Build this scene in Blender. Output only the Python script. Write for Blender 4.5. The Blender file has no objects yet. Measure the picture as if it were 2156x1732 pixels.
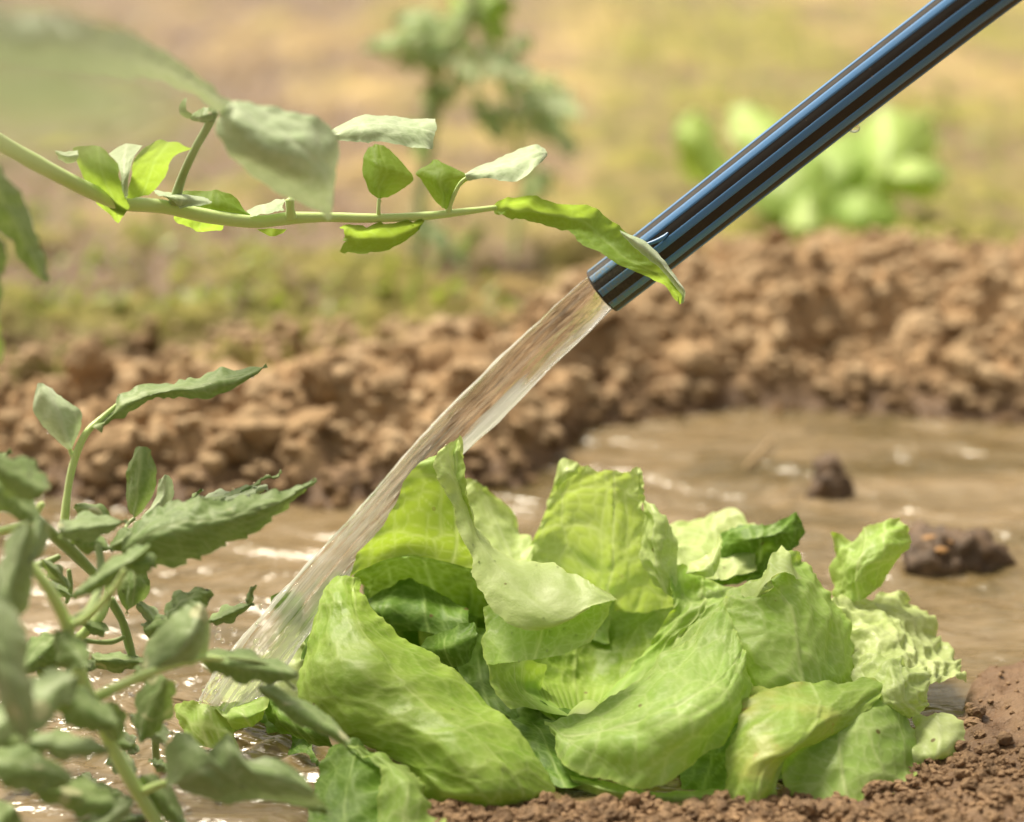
import bpy, math, random
import numpy as np
from mathutils import Vector

random.seed(7)
RS = np.random.RandomState(11)
SC = bpy.context.scene
COL = SC.collection

# ------------------------------------------------------------------ camera
PITCH = math.radians(15.0)
CAM_H = 0.334
LENS, SENS = 85.0, 36.0
cd = bpy.data.cameras.new('camera')
cam = bpy.data.objects.new('camera', cd)
COL.objects.link(cam)
cam.location = (0, 0, CAM_H)
cam.rotation_euler = (math.radians(90) - PITCH, 0, 0)
cd.sensor_fit = 'HORIZONTAL'; cd.sensor_width = SENS; cd.lens = LENS
cd.clip_start = 0.02; cd.clip_end = 300
cd.dof.use_dof = True
cd.dof.focus_distance = 0.852
cd.dof.aperture_fstop = 5.6
SC.camera = cam

# ------------------------------------------------------------------ light
SUN_EL, SUN_AZ = math.radians(60), math.radians(-40)     # azimuth measured from +y towards +x
w = bpy.data.worlds.new('World'); SC.world = w; w.use_nodes = True
wn = w.node_tree.nodes; wl = w.node_tree.links
sky = wn.new('ShaderNodeTexSky'); sky.sky_type = 'NISHITA'; sky.sun_disc = False
sky.sun_elevation = SUN_EL; sky.sun_rotation = SUN_AZ
sky.air_density = 1.0; sky.dust_density = 4.0; sky.ozone_density = 0.6
hs = wn.new('ShaderNodeHueSaturation'); hs.inputs['Saturation'].default_value = 0.30
mt = wn.new('ShaderNodeMix'); mt.data_type = 'RGBA'; mt.blend_type = 'MULTIPLY'
mt.inputs[0].default_value = 1.0; mt.inputs[7].default_value = (1.0, 0.91, 0.73, 1)
bg = wn['Background']; bg.inputs['Strength'].default_value = 0.108
wl.new(sky.outputs[0], hs.inputs['Color']); wl.new(hs.outputs[0], mt.inputs[6]); wl.new(mt.outputs[2], bg.inputs['Color'])
ld = bpy.data.lights.new('sun', 'SUN'); ld.energy = 4.0; ld.angle = math.radians(17); ld.color = (1.0, 0.90, 0.72)
sun = bpy.data.objects.new('sun', ld); COL.objects.link(sun)
sd = Vector((math.sin(SUN_AZ)*math.cos(SUN_EL), math.cos(SUN_AZ)*math.cos(SUN_EL), math.sin(SUN_EL)))
sun.rotation_euler = sd.to_track_quat('Z', 'Y').to_euler()
SC.view_settings.view_transform = 'Standard'; SC.view_settings.look = 'None'
SC.view_settings.gamma = 1.0; SC.view_settings.use_curve_mapping = False
SC.view_settings.exposure = 0.78
SC.render.engine = 'CYCLES'
SC.cycles.use_denoising = True
SC.cycles.max_bounces = 12; SC.cycles.transmission_bounces = 8; SC.cycles.transparent_max_bounces = 8
SC.cycles.diffuse_bounces = 5
SC.cycles.caustics_reflective = False; SC.cycles.caustics_refractive = False

# ------------------------------------------------------------------ geometry helpers
CP, SP = math.cos(PITCH), math.sin(PITCH)
K = SENS/LENS/2156.0
FWD = np.array([0, CP, -SP]); UP = np.array([0, SP, CP]); RT = np.array([1.0, 0, 0])
D0 = 0.87
def pt(x, y, d):
    """a sighted point (photo pixel at 2156 px width) at d centimetres beyond the lettuce plane -> world metres"""
    dist = D0 + d*0.01
    return np.array([0, 0, CAM_H]) + dist*(FWD + RT*((x-1078)*K) + UP*((866-y)*K))
def on_ground(x, y, z=0.0):
    v = FWD + RT*((x-1078)*K) + UP*((866-y)*K)
    s = (z-CAM_H)/v[2]
    return np.array([0, 0, CAM_H]) + s*v

def tag(o, label=None, cat=None, group=None, kind=None):
    if label: o['label'] = label
    if cat: o['category'] = cat
    if group: o['group'] = group
    if kind: o['kind'] = kind
    return o
def empty(name, loc, label, cat, group=None):
    o = bpy.data.objects.new(name, None); COL.objects.link(o)
    o.location = loc; o.empty_display_size = 0.02
    return tag(o, label, cat, group)
def mesh_obj(name, verts, faces, mat, parent=None, smooth=True, attrs=None):
    verts = np.asarray(verts, dtype=np.float64).reshape(-1, 3)
    if parent is not None:
        verts = verts - np.array(parent.matrix_world.translation if parent.parent else parent.location)
    me = bpy.data.meshes.new(name)
    faces = np.asarray(faces)
    n, k = faces.shape
    me.vertices.add(len(verts)); me.vertices.foreach_set('co', verts.ravel())
    me.loops.add(n*k); me.loops.foreach_set('vertex_index', faces.ravel().astype(np.int32))
    me.polygons.add(n)
    me.polygons.foreach_set('loop_start', np.arange(0, n*k, k, dtype=np.int32))
    me.polygons.foreach_set('loop_total', np.full(n, k, dtype=np.int32))
    me.update(calc_edges=True)
    me.polygons.foreach_set('use_smooth', np.full(n, smooth))
    if attrs:
        for an, av in attrs.items():
            at = me.attributes.new(an, 'FLOAT', 'POINT'); at.data.foreach_set('value', np.asarray(av, dtype=np.float32).ravel())
    me.materials.append(mat)
    o = bpy.data.objects.new(name, me); COL.objects.link(o)
    if parent is not None: o.parent = parent
    return o
def grid_faces(nv, nu, wrap=False):
    a = np.arange(nv*nu).reshape(nv, nu)
    if wrap: a = np.concatenate([a, a[:, :1]], 1)
    return np.stack([a[:-1, :-1], a[:-1, 1:], a[1:, 1:], a[1:, :-1]], -1).reshape(-1, 4)

def hash3(ix, iy, iz, seed=0):
    h = (ix.astype(np.int64)*374761393 + iy.astype(np.int64)*668265263 + iz.astype(np.int64)*2147483647 + seed*1274126177) & 0xffffffff
    h = ((h ^ (h >> 13))*1274126177) & 0xffffffff
    h = ((h ^ (h >> 16))*2246822519) & 0xffffffff
    return ((h ^ (h >> 15)) & 0xffffff)/float(0xffffff)
def vnoise(p, seed=0):
    p = np.asarray(p, dtype=np.float64)
    i = np.floor(p).astype(np.int64); f = p-i; f = f*f*f*(f*(f*6-15)+10)
    r = 0
    for dx in (0, 1):
        for dy in (0, 1):
            for dz in (0, 1):
                wgt = (f[..., 0] if dx else 1-f[..., 0])*(f[..., 1] if dy else 1-f[..., 1])*(f[..., 2] if dz else 1-f[..., 2])
                r = r + wgt*hash3(i[..., 0]+dx, i[..., 1]+dy, i[..., 2]+dz, seed)
    return r*2-1
def fbm(p, octv=4, seed=0, gain=0.5):
    r = 0; a = 1; s = 0
    for k in range(octv):
        r = r + a*vnoise(np.asarray(p)*(2.03**k) + 17.3*k, seed+k); s += a; a *= gain
    return r/s
def catmull(P, n):
    """resample control points (m,3) to n points, centripetal-ish uniform Catmull-Rom through all"""
    P = np.asarray(P, float); m = len(P)
    if m == 2:
        t = np.linspace(0, 1, n).reshape((-1,)+(1,)*(P.ndim-1)); return P[0]*(1-t)+P[1]*t
    Q = np.concatenate([(2*P[0]-P[1])[None], P, (2*P[-1]-P[-2])[None]])
    t = np.linspace(0, m-1-1e-9, n); i = t.astype(int); f = (t-i)
    f = f.reshape((-1,)+(1,)*(P.ndim-1))
    a, b, c, d = Q[i], Q[i+1], Q[i+2], Q[i+3]
    return 0.5*((2*b)+(-a+c)*f+(2*a-5*b+4*c-d)*f*f+(-a+3*b-3*c+d)*f**3)
def chord(P, n):
    """catmull resampled to even arc length"""
    D = catmull(P, 160); s = np.r_[0, np.cumsum(np.linalg.norm(np.diff(D, axis=0), axis=1))]
    u = np.linspace(0, s[-1], n)
    return np.stack([np.interp(u, s, D[:, k]) for k in range(3)], 1)

def sm(a, b, x):
    t = np.clip((x-a)/(b-a), 0, 1); return t*t*(3-2*t)
def worley2(u, v, cell, seed):
    """distance to the cell borders of a jittered grid (F2-F1), and F1"""
    pu, pv = u/cell, v/cell
    iu, iv = np.floor(pu).astype(int), np.floor(pv).astype(int)
    f1 = np.full(u.shape, 9.0); f2 = np.full(u.shape, 9.0)
    z = np.zeros_like(iu)
    for a in (-1, 0, 1):
        for b in (-1, 0, 1):
            cx = iu+a+0.15+0.7*hash3(iu+a, iv+b, z, seed); cy = iv+b+0.15+0.7*hash3(iu+a, iv+b, z, seed+5)
            d = np.hypot(pu-cx, pv-cy)
            f2 = np.where(d < f1, f1, np.minimum(f2, d)); f1 = np.minimum(f1, d)
    return (f2-f1), f1

LEAF_N = [0]
def leaf(parent, mat, rows, world=False, step=0.9, und=1.2, blis=0.7, ruf=1.0, ser=0.5, cell=1.15, lat=1.9, mid=0.5, base_end=True,
         name='leaf', veinw=1.0, jag=0.0, midw=1.0, ribs=0.0, nrib=15, curve=0.5):
    """leaf blade: rows of control points (px,py,cm) interpolated smoothly; all amplitudes in mm, cells in cm"""
    LEAF_N[0] += 1; sd_ = LEAF_N[0]*13
    R = [np.array([p if world else pt(*p) for p in r]) for r in rows]
    m = 25
    G = np.stack([chord(r, m) for r in R])            # rows x m x 3
    L = np.linalg.norm(np.diff(G[:, m//2], axis=0), axis=1).sum()*1000
    W = max(np.linalg.norm(np.diff(g, axis=0), axis=1).sum() for g in G)*1000
    nv = int(np.clip(L/step, 12, 190)); nu = int(np.clip(W/step, 10, 190))
    G = catmull(G, nv)                                 # nv x m x 3
    S = np.stack([catmull(G[:, :, :][k], nu) for k in range(nv)])
    U, V = np.meshgrid(np.linspace(0, 1, nu), np.linspace(0, 1, nv))
    # metric coordinates in cm
    seg = np.linalg.norm(np.diff(S, axis=1), axis=2); su = np.concatenate([np.zeros((nv, 1)), np.cumsum(seg, 1)], 1)*100
    width = su[:, -1:]
    mu = su - width*mid
    seg = np.linalg.norm(np.diff(S, axis=0), axis=2); sv = np.concatenate([np.zeros((1, nu)), np.cumsum(seg, 0)], 0)*100
    mv = sv.mean(1, keepdims=True)*np.ones_like(sv)
    if base_end: tv = mv.max()-mv
    else: tv = mv
    e = np.minimum.reduce([su, width-su, sv, sv[-1:]-sv])      # cm to the border
    if base_end: e = np.minimum.reduce([su, width-su, sv])
    # --- veins
    mu = mu + curve*vnoise(np.stack([tv*0.28+sd_, mu*0.12, mu*0], -1), 8)*np.minimum(1, width*0.12)
    wob = np.stack([mu*0.55, tv*0.55, np.full_like(mu, sd_)], -1)
    w1 = vnoise(wob, 3)*0.35; w2 = vnoise(wob+9, 5)*0.35
    fd, f1 = worley2(mu+w1+50, (tv+w2)*0.8+50, cell, sd_)
    fd2, _ = worley2(mu+w1+80, tv+w2+80, cell*0.36, sd_+2)
    wm = 0.06*midw*np.clip(1.15-V if not base_end else V+0.15, 0.2, 1)
    vm = np.exp(-(((mu+w1*0.4)/(wm+0.02))**2))
    ph = (tv - np.abs(mu)*(0.8+0.3*math.sin(sd_)) + (mu > 0)*lat*0.45 + w1*1.1 + 0.5*w2 + lat*0.35*vnoise(np.stack([tv*0.3/lat+sd_, mu*0, mu*0], -1), 12))/lat
    dl = np.abs(ph-np.round(ph))*lat
    vl = np.exp(-((dl/0.042)**2))*np.clip(1.1-np.abs(mu)/(width*0.5+0.01)*0.55, 0.25, 1)
    v3 = np.exp(-((fd/0.065)**2))*0.7
    v4 = np.exp(-((fd2/0.13)**2))*0.22
    str3 = 0.6+0.5*np.clip(0.5+1.2*vnoise(wob*1.3+31, 6), 0, 1)
    vein = np.clip(np.maximum.reduce([vm*0.85, vl*0.62*str3, v3*0.8*str3, v4*1.6])*veinw, 0, 1)
    patch = np.clip(0.5+0.9*vnoise(np.stack([mu*0.9+sd_, tv*0.9, mu*0], -1), 14)+0.35*(1-np.exp(-(fd/0.3)**2)), 0, 1)
    rw = np.zeros_like(mu)
    if ribs:
        rw = 1-sm(ribs*0.5, ribs, tv)
        rb = 0.5+0.5*np.cos(U*2*math.pi*nrib+3*vnoise(np.stack([U*3, tv*0.3, U*0+sd_], -1), 15))
        vein = vein*(1-rw)+rw*rb**2*0.55
    # --- normal displacement
    gu = np.gradient(S, axis=1); gv = np.gradient(S, axis=0)
    N = np.cross(gu, gv); N /= np.linalg.norm(N, axis=2, keepdims=True)+1e-12
    flat = np.mean(N.reshape(-1, 3), 0)
    pil = 1-np.exp(-(fd/0.32)**2)
    pil2 = 1-np.exp(-(np.minimum(dl, 0.9)/0.45)**2)
    h = (blis*(pil*0.9+pil2*0.9-0.9) + blis*0.25*(1-np.exp(-(fd2/0.3)**2)))
    h = h*np.clip(e/0.35, 0.25, 1) + und*fbm(np.stack([mu*0.35+sd_, tv*0.35, mu*0+3], -1), 3, sd_)*1.6
    ew = np.exp(-(e/0.7)**2)
    ang = (sv*1.0+su*0.9)
    h = h + ruf*ew*(np.sin(ang*2.3+4*vnoise(np.stack([ang*0.4, mu*0+sd_, mu*0], -1), 9)) + 0.5*np.sin(ang*5.1+sd_)) + ruf*0.45*np.exp(-(e/0.30)**2)*(np.sin(ang*9.3+5*vnoise(np.stack([ang*0.9, mu*0+sd_, mu*0], -1), 19)))
    h = h - 0.55*midw*vm*blis
    if ribs: h = h*(1-rw) + rw*rb*0.35
    S = S + N*(h*0.001)[..., None]
    # --- serrated, uneven margin
    if ser > 0 or jag > 0:
        tu = gu/(np.linalg.norm(gu, axis=2, keepdims=True)+1e-12); tvv = gv/(np.linalg.norm(gv, axis=2, keepdims=True)+1e-12)
        def margin(t, s):
            q = np.stack([t*1.1, t*0+s, t*0], -1)
            a = vnoise(q, 21)*1.9 + vnoise(q*3.1, 22)*0.9 + (1-2*np.abs((t*2.6+vnoise(q*2, 24)*0.5) % 1-0.45))*0.42 + vnoise(q*13, 23)*0.28
            a = a*ser
            if jag: a = a + jag*((t*1.25+vnoise(q*1.4, 25)*0.35) % 1-0.5)*2.2
            return a*0.001
        band = 0.35
        S = S - tu*(np.exp(-((su)/band)**2)*margin(sv, sd_))[..., None]
        S = S + tu*(np.exp(-((width-su)/band)**2)*margin(sv+30, sd_+1))[..., None]
        S = S - tvv*(np.exp(-(sv/band)**2)*margin(su+60, sd_+2))[..., None]
        if not base_end: S = S + tvv*(np.exp(-((sv[-1:]-sv)/band)**2)*margin(su+90, sd_+3))[..., None]
    edge = np.exp(-(e/0.10)**2)
    return mesh_obj(name, S, grid_faces(nv, nu), mat, parent, attrs={'vein': vein, 'margin': edge, 'patch': patch})

def tube(name, parent, mat, path, rad, ns=12, nseg=None, world=False, flat=1.0, wob=0.0, cap=True):
    """path of (px,py,cm) with radii in photo px (or metres when world)"""
    P = np.array([p if world else pt(*p) for p in path])
    if world: Rr = np.array(rad, float)
    else: Rr = np.array([r*K*(D0+p[2]*0.01) for r, p in zip(rad, path)])
    n = nseg or max(8, 7*len(P))
    C = catmull(P, n); rr = np.interp(np.linspace(0, 1, n), np.linspace(0, 1, len(Rr)), Rr)
    T = np.gradient(C, axis=0); T /= np.linalg.norm(T, axis=1, keepdims=True)
    ref = np.array([0.13, -0.97, 0.2]); A = np.cross(T, ref); A /= np.linalg.norm(A, axis=1, keepdims=True); B = np.cross(T, A)
    th = np.linspace(0, 2*math.pi, ns, endpoint=False)
    if wob: rr = rr*(1+wob*vnoise(np.stack([np.arange(n)*0.35, np.zeros(n), np.zeros(n)+LEAF_N[0]], -1), 4))
    V = C[:, None]+rr[:, None, None]*(A[:, None]*np.cos(th)[None, :, None]+flat*B[:, None]*np.sin(th)[None, :, None])
    V = V.reshape(-1, 3); F = grid_faces(n, ns, True)
    if cap:
        e0 = C[0]-T[0]*rr[0]*0.5; e1 = C[-1]+T[-1]*rr[-1]*0.6
        k = len(V); V = np.vstack([V, e0, e1]); a = np.arange(ns); b = (a+1) % ns
        F = np.vstack([F, np.stack([a, b, np.full(ns, k), np.full(ns, k)], 1)[:, [1, 0, 2, 2]], np.stack([(n-1)*ns+a, (n-1)*ns+b, np.full(ns, k+1), np.full(ns, k+1)], 1)])
        quads = F[:-2*ns]; tri = F[-2*ns:, :3]
        return mixed(name, V, quads, tri, mat, parent)
    return mesh_obj(name, V, F, mat, parent)
def mixed(name, verts, quads, tris, mat, parent=None, smooth=True):
    v = np.asarray(verts)
    if parent is not None: v = v-np.array(parent.location)
    me = bpy.data.meshes.new(name)
    me.from_pydata(v.tolist(), [], [list(map(int, q)) for q in quads]+[list(map(int, t)) for t in tris])
    me.polygons.foreach_set('use_smooth', np.full(len(me.polygons), smooth)); me.materials.append(mat)
    o = bpy.data.objects.new(name, me); COL.objects.link(o)
    if parent is not None: o.parent = parent
    return o

# ------------------------------------------------------------------ materials
class NT:
    def __init__(s, name):
        s.m = bpy.data.materials.new(name); s.m.use_nodes = True; s.t = s.m.node_tree; s.n = s.t.nodes
        s.b = s.n['Principled BSDF']; s.out = s.n['Material Output']
    def new(s, k, **kw):
        n = s.n.new(k)
        for a, v in kw.items(): setattr(n, a, v)
        return n
    def link(s, a, b): s.t.links.new(a, b)
    def attr(s, name): return s.new('ShaderNodeAttribute', attribute_name=name).outputs['Fac']
    def noise(s, scale, detail=4, rough=0.55, vec=None, dist=0.0):
        n = s.new('ShaderNodeTexNoise'); n.inputs['Scale'].default_value = scale; n.inputs['Detail'].default_value = detail
        n.inputs['Roughness'].default_value = rough; n.inputs['Distortion'].default_value = dist
        s.link(vec if vec is not None else s.coord(), n.inputs['Vector']); return n.outputs['Fac']
    def coord(s):
        if not hasattr(s, '_c'): s._c = s.new('ShaderNodeNewGeometry')
        return s._c.outputs['Position']
    def scaled(s, sx, sy, sz, src=None):
        m = s.new('ShaderNodeMapping'); m.inputs['Scale'].default_value = (sx, sy, sz); s.link(src or s.coord(), m.inputs['Vector']); return m.outputs[0]
    def ramp(s, f, stops):
        r = s.new('ShaderNodeValToRGB'); e = r.color_ramp.elements
        while len(e) < len(stops): e.new(0.5)
        for i, (p, c) in enumerate(stops): e[i].position = p; e[i].color = c if len(c) == 4 else (*c, 1)
        s.link(f, r.inputs[0]); return r.outputs[0]
    def mix(s, f, a, b, mode='MIX'):
        m = s.new('ShaderNodeMix', data_type='RGBA', blend_type=mode)
        for sock, v in ((m.inputs[0], f), (m.inputs[6], a), (m.inputs[7], b)):
            if isinstance(v, (int, float)): sock.default_value = v
            elif isinstance(v, tuple): sock.default_value = (*v, 1) if len(v) == 3 else v
            else: s.link(v, sock)
        return m.outputs[2]
    def math(s, op, a, b=0.0, clamp=False):
        m = s.new('ShaderNodeMath', operation=op, use_clamp=clamp)
        for sock, v in ((m.inputs[0], a), (m.inputs[1], b)):
            if isinstance(v, (int, float)): sock.default_value = v
            else: s.link(v, sock)
        return m.outputs[0]
    def bump(s, h, strength=0.3, dist=0.001, normal=None):
        b = s.new('ShaderNodeBump'); b.inputs['Strength'].default_value = strength; b.inputs['Distance'].default_value = dist
        s.link(h, b.inputs['Height'])
        if normal is not None: s.link(normal, b.inputs['Normal'])
        return b.outputs[0]

def leaf_mat(name, base, dark, veinc, trans, tcol, rough=0.42, spec=0.35, coat=0.0, spots=False, var=70, edgec=None, sheen=0.0, fine=1.0, cream=False):
    t = NT(name)
    n1 = t.noise(var, 3); n2 = t.noise(900*fine, 3)
    c = t.mix(t.ramp(n1, [(0.35, (0, 0, 0)), (0.66, (1, 1, 1))]), dark, base)
    c = t.mix(t.math('MULTIPLY', n2, 0.25), c, tuple(min(1, x*1.5) for x in base))
    tc = t.mix(t.math('MULTIPLY', n1, 0.5), tcol, tuple(x*0.6 for x in tcol))
    va = t.attr('vein')
    c = t.mix(t.math('MULTIPLY', t.attr('patch'), 0.34), c, tuple(x*0.55 for x in base))
    c = t.mix(t.math('MULTIPLY', va, 0.78), c, veinc)
    tc = t.mix(t.math('MULTIPLY', va, 0.6), tc, tuple(min(1, x*1.35) for x in veinc))
    if edgec: c = t.mix(t.math('MULTIPLY', t.attr('margin'), 0.7), c, edgec)
    if name.startswith('lettuce'):
        vo = t.new('ShaderNodeTexVoronoi'); vo.inputs['Scale'].default_value = 95; t.link(t.coord(), vo.inputs['Vector'])
        sm_ = t.math('MULTIPLY', t.math('LESS_THAN', vo.outputs['Distance'], 0.085), t.math('GREATER_THAN', t.noise(24, 1), 0.55))
        c = t.mix(t.math('MULTIPLY', sm_, 0.85), c, (0.16, 0.09, 0.04))
    if spots:
        s1 = t.ramp(t.noise(210, 5, 0.6), [(0.60, (0, 0, 0)), (0.70, (1, 1, 1))])
        s2 = t.ramp(t.noise(55, 2), [(0.45, (0, 0, 0)), (0.62, (1, 1, 1))])
        sm = t.mix(1.0, s1, s2, 'MULTIPLY')
        c = t.mix(sm, c, (0.42, 0.20, 0.05)); tc = t.mix(sm, tc, (0.35, 0.18, 0.05))
        c = t.mix(t.math('MULTIPLY', s2, 0.55), c, (0.52, 0.52, 0.15))
    if cream:
        vo = t.new('ShaderNodeTexVoronoi'); vo.inputs['Scale'].default_value = 75; t.link(t.coord(), vo.inputs['Vector'])
        cm = t.math('MULTIPLY', t.math('LESS_THAN', vo.outputs['Distance'], 0.24), t.math('GREATER_THAN', t.noise(38, 1), 0.57))
        c = t.mix(t.math('MULTIPLY', cm, 0.8), c, (0.52, 0.52, 0.30))
    t.link(c, t.b.inputs['Base Color'])
    t.b.inputs['Roughness'].default_value = rough; t.b.inputs['Specular IOR Level'].default_value = spec
    t.b.inputs['Coat Weight'].default_value = coat; t.b.inputs['Coat Roughness'].default_value = 0.12
    t.b.inputs['Sheen Weight'].default_value = sheen; t.b.inputs['Sheen Roughness'].default_value = 0.4
    nb = t.bump(t.math('ADD', t.noise(1400*fine, 3), t.math('MULTIPLY', t.noise(380*fine, 2), 1.2)), 0.35, 0.0004)
    t.link(nb, t.b.inputs['Normal'])
    tr = t.new('ShaderNodeBsdfTranslucent'); t.link(tc, tr.inputs['Color'])
    mx = t.new('ShaderNodeMixShader'); mx.inputs[0].default_value = trans
    t.link(t.b.outputs[0], mx.inputs[1]); t.link(tr.outputs[0], mx.inputs[2]); t.link(mx.outputs[0], t.out.inputs['Surface'])
    return t.m
M = {}
M['let'] = leaf_mat('lettuce_leaf', (0.43, 0.61, 0.17), (0.29, 0.48, 0.085), (0.64, 0.73, 0.36), 0.43, (0.48, 0.66, 0.06), rough=.5, spec=.3, coat=0.04, edgec=(0.46, 0.58, 0.16))
M['pale'] = leaf_mat('lettuce_leaf_pale', (0.58, 0.69, 0.30), (0.46, 0.60, 0.19), (0.68, 0.76, 0.44), 0.38, (0.56, 0.72, 0.13), rough=.48, spec=.35, edgec=(0.56, 0.66, 0.26), coat=0.05)
M['dark'] = leaf_mat('lettuce_leaf_shade_green', (0.15, 0.27, 0.03), (0.08, 0.18, 0.02), (0.36, 0.50, 0.16), 0.24, (0.16, 0.28, 0.015), rough=.5, spec=.25)  # deep green leaves; shade of cave and gaps put into this colour too
M['spot'] = leaf_mat('lettuce_leaf_spotted', (0.34, 0.48, 0.10), (0.25, 0.40, 0.06), (0.52, 0.62, 0.26), 0.38, (0.5, 0.66, 0.08), spots=True)
M['tom'] = leaf_mat('tomato_leaf', (0.21, 0.31, 0.095), (0.12, 0.205, 0.05), (0.36, 0.44, 0.22), 0.25, (0.27, 0.40, 0.07), rough=0.5, spec=0.4, sheen=0.35, var=90, cream=True)
M['tomglow'] = leaf_mat('tomato_leaf_thin', (0.20, 0.33, 0.06), (0.16, 0.28, 0.045), (0.34, 0.48, 0.12), 0.62, (0.44, 0.63, 0.07), rough=0.55, spec=0.25, var=60)
M['tomfar'] = leaf_mat('tomato_leaf_lit', (0.62, 0.74, 0.46), (0.54, 0.66, 0.38), (0.66, 0.75, 0.5), 0.5, (0.64, 0.78, 0.36), rough=.5, var=25)  # base raised past real leaf colour, daylight on the leaves painted in
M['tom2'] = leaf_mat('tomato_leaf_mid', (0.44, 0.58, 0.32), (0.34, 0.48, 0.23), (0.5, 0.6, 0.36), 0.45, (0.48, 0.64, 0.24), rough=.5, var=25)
M['tomgrey'] = leaf_mat('tomato_leaf_greyish', (0.28, 0.38, 0.16), (0.19, 0.28, 0.10), (0.38, 0.45, 0.27), 0.25, (0.3, 0.42, 0.14), rough=.5, sheen=.4, cream=True)  # greyer, lighter green than the main tomato leaf
M['tompale'] = leaf_mat('tomato_leaf_sky_sheen', (0.44, 0.55, 0.33), (0.34, 0.46, 0.24), (0.55, 0.62, 0.45), 0.25, (0.46, 0.58, 0.30), rough=0.55, spec=0.4, sheen=0.5, var=80)  # paler copy of the tomato leaf, sky sheen and haze put into the colour

M['heart'] = leaf_mat('lettuce_heart_shaded', (0.34, 0.49, 0.085), (0.21, 0.36, 0.04), (0.54, 0.64, 0.26), 0.34, (0.32, 0.47, 0.03), rough=.45, spec=.35)  # heart's shade put into the colour; plain deeper green on the front left leaf
M['letfar'] = leaf_mat('young_lettuce', (0.52, 0.68, 0.20), (0.38, 0.56, 0.10), (0.62, 0.74, 0.35), 0.35, (0.5, 0.7, 0.08), var=30)
def stem_mat(name, c1, c2, tr=0.0):
    t = NT(name); c = t.mix(t.noise(220, 4), c1, c2); t.link(c, t.b.inputs['Base Color'])
    t.b.inputs['Roughness'].default_value = 0.45; t.b.inputs['Subsurface Weight'].default_value = tr
    t.b.inputs['Subsurface Radius'].default_value = (0.004, 0.006, 0.002)
    t.b.inputs['Sheen Weight'].default_value = 0.4
    t.link(t.bump(t.noise(1500, 3), 0.25, 0.0004), t.b.inputs['Normal']); return t.m
M['stem'] = stem_mat('tomato_stem', (0.46, 0.62, 0.18), (0.56, 0.70, 0.28), 0.35)
M['stemd'] = stem_mat('tomato_stem_dark', (0.20, 0.29, 0.085), (0.30, 0.39, 0.13))

def soil_mat():
    t = NT('soil')
    p = t.coord()
    n1 = t.noise(16, 5, 0.6); n2 = t.noise(120, 6, 0.65); n3 = t.noise(700, 4, 0.7); nb = t.noise(5.5, 4, 0.6)
    dry = t.mix(t.ramp(n1, [(0.36, (0, 0, 0)), (0.66, (1, 1, 1))]), (0.35, 0.22, 0.11), (0.55, 0.38, 0.21))
    dry = t.mix(t.ramp(n2, [(0.38, (0, 0, 0)), (0.68, (1, 1, 1))]), dry, (0.24, 0.14, 0.068))
    dry = t.mix(t.math('MULTIPLY', n3, 0.3), dry, (0.62, 0.44, 0.28))
    far = t.mix(t.ramp(nb, [(0.35, (0, 0, 0)), (0.62, (1, 1, 1))]), (0.40, 0.29, 0.11), (0.64, 0.485, 0.22))
    nm = t.noise(34, 4, 0.65)
    far = t.mix(t.ramp(nm, [(0.40, (0.8, 0.8, 0.8)), (0.60, (0, 0, 0))]), far, (0.24, 0.17, 0.065))
    far = t.mix(t.ramp(t.noise(9, 3, 0.6, t.scaled(1, .6, 1)), [(0.32, (1, 1, 1)), (0.47, (0, 0, 0))]), far, (0.17, 0.105, 0.05))
    mossc = t.mix(t.ramp(nm, [(0.3, (0, 0, 0)), (0.7, (1, 1, 1))]), (0.10, 0.115, 0.02), (0.34, 0.31, 0.075))
    c = t.mix(t.attr('far'), dry, far)
    c = t.mix(t.attr('moss'), c, mossc)
    wetc = t.mix(n2, (0.10, 0.055, 0.028), (0.20, 0.12, 0.065))
    c = t.mix(t.attr('wet'), c, wetc)
    t.link(c, t.b.inputs['Base Color'])
    r = t.math('SUBTRACT', 0.92, t.math('MULTIPLY', t.attr('wet'), 0.55)); t.link(r, t.b.inputs['Roughness'])
    t.b.inputs['Specular IOR Level'].default_value = 0.3
    nn = t.bump(n2, 0.7, 0.004); nn = t.bump(n3, 0.7, 0.0012, nn); t.link(nn, t.b.inputs['Normal'])
    return t.m
M['soil'] = soil_mat()
def clod_mat(name, a, b, c3, rough):
    t = NT(name)
    oi = t.new('ShaderNodeObjectInfo')
    n2 = t.noise(140, 6, 0.65); n3 = t.noise(900, 4, 0.7)
    c = t.mix(t.ramp(n2, [(0.35, (0, 0, 0)), (0.68, (1, 1, 1))]), a, b)
    c = t.mix(t.math('MULTIPLY', oi.outputs['Random'], 0.6), c, c3)
    sx = t.new('ShaderNodeSeparateXYZ'); t.link(t.coord(), sx.inputs[0])
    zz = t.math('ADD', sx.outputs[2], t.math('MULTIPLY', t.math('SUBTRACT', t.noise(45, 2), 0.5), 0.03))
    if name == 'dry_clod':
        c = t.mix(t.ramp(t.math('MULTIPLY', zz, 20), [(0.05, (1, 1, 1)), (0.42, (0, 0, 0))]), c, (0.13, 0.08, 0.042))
        c = t.mix(t.ramp(t.noise(30, 3, 0.6), [(0.40, (0.6, 0.6, 0.6)), (0.56, (0, 0, 0))]), c, (0.22, 0.135, 0.065))
    t.link(c, t.b.inputs['Base Color']); t.b.inputs['Roughness'].default_value = rough; t.b.inputs['Specular IOR Level'].default_value = 0.3
    nn = t.bump(n2, 0.6, 0.003); nn = t.bump(n3, 0.7, 0.001, nn); t.link(nn, t.b.inputs['Normal']); return t.m
M['clod'] = clod_mat('dry_clod', (0.22, 0.138, 0.07), (0.46, 0.32, 0.18), (0.60, 0.45, 0.29), 0.92)
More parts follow.
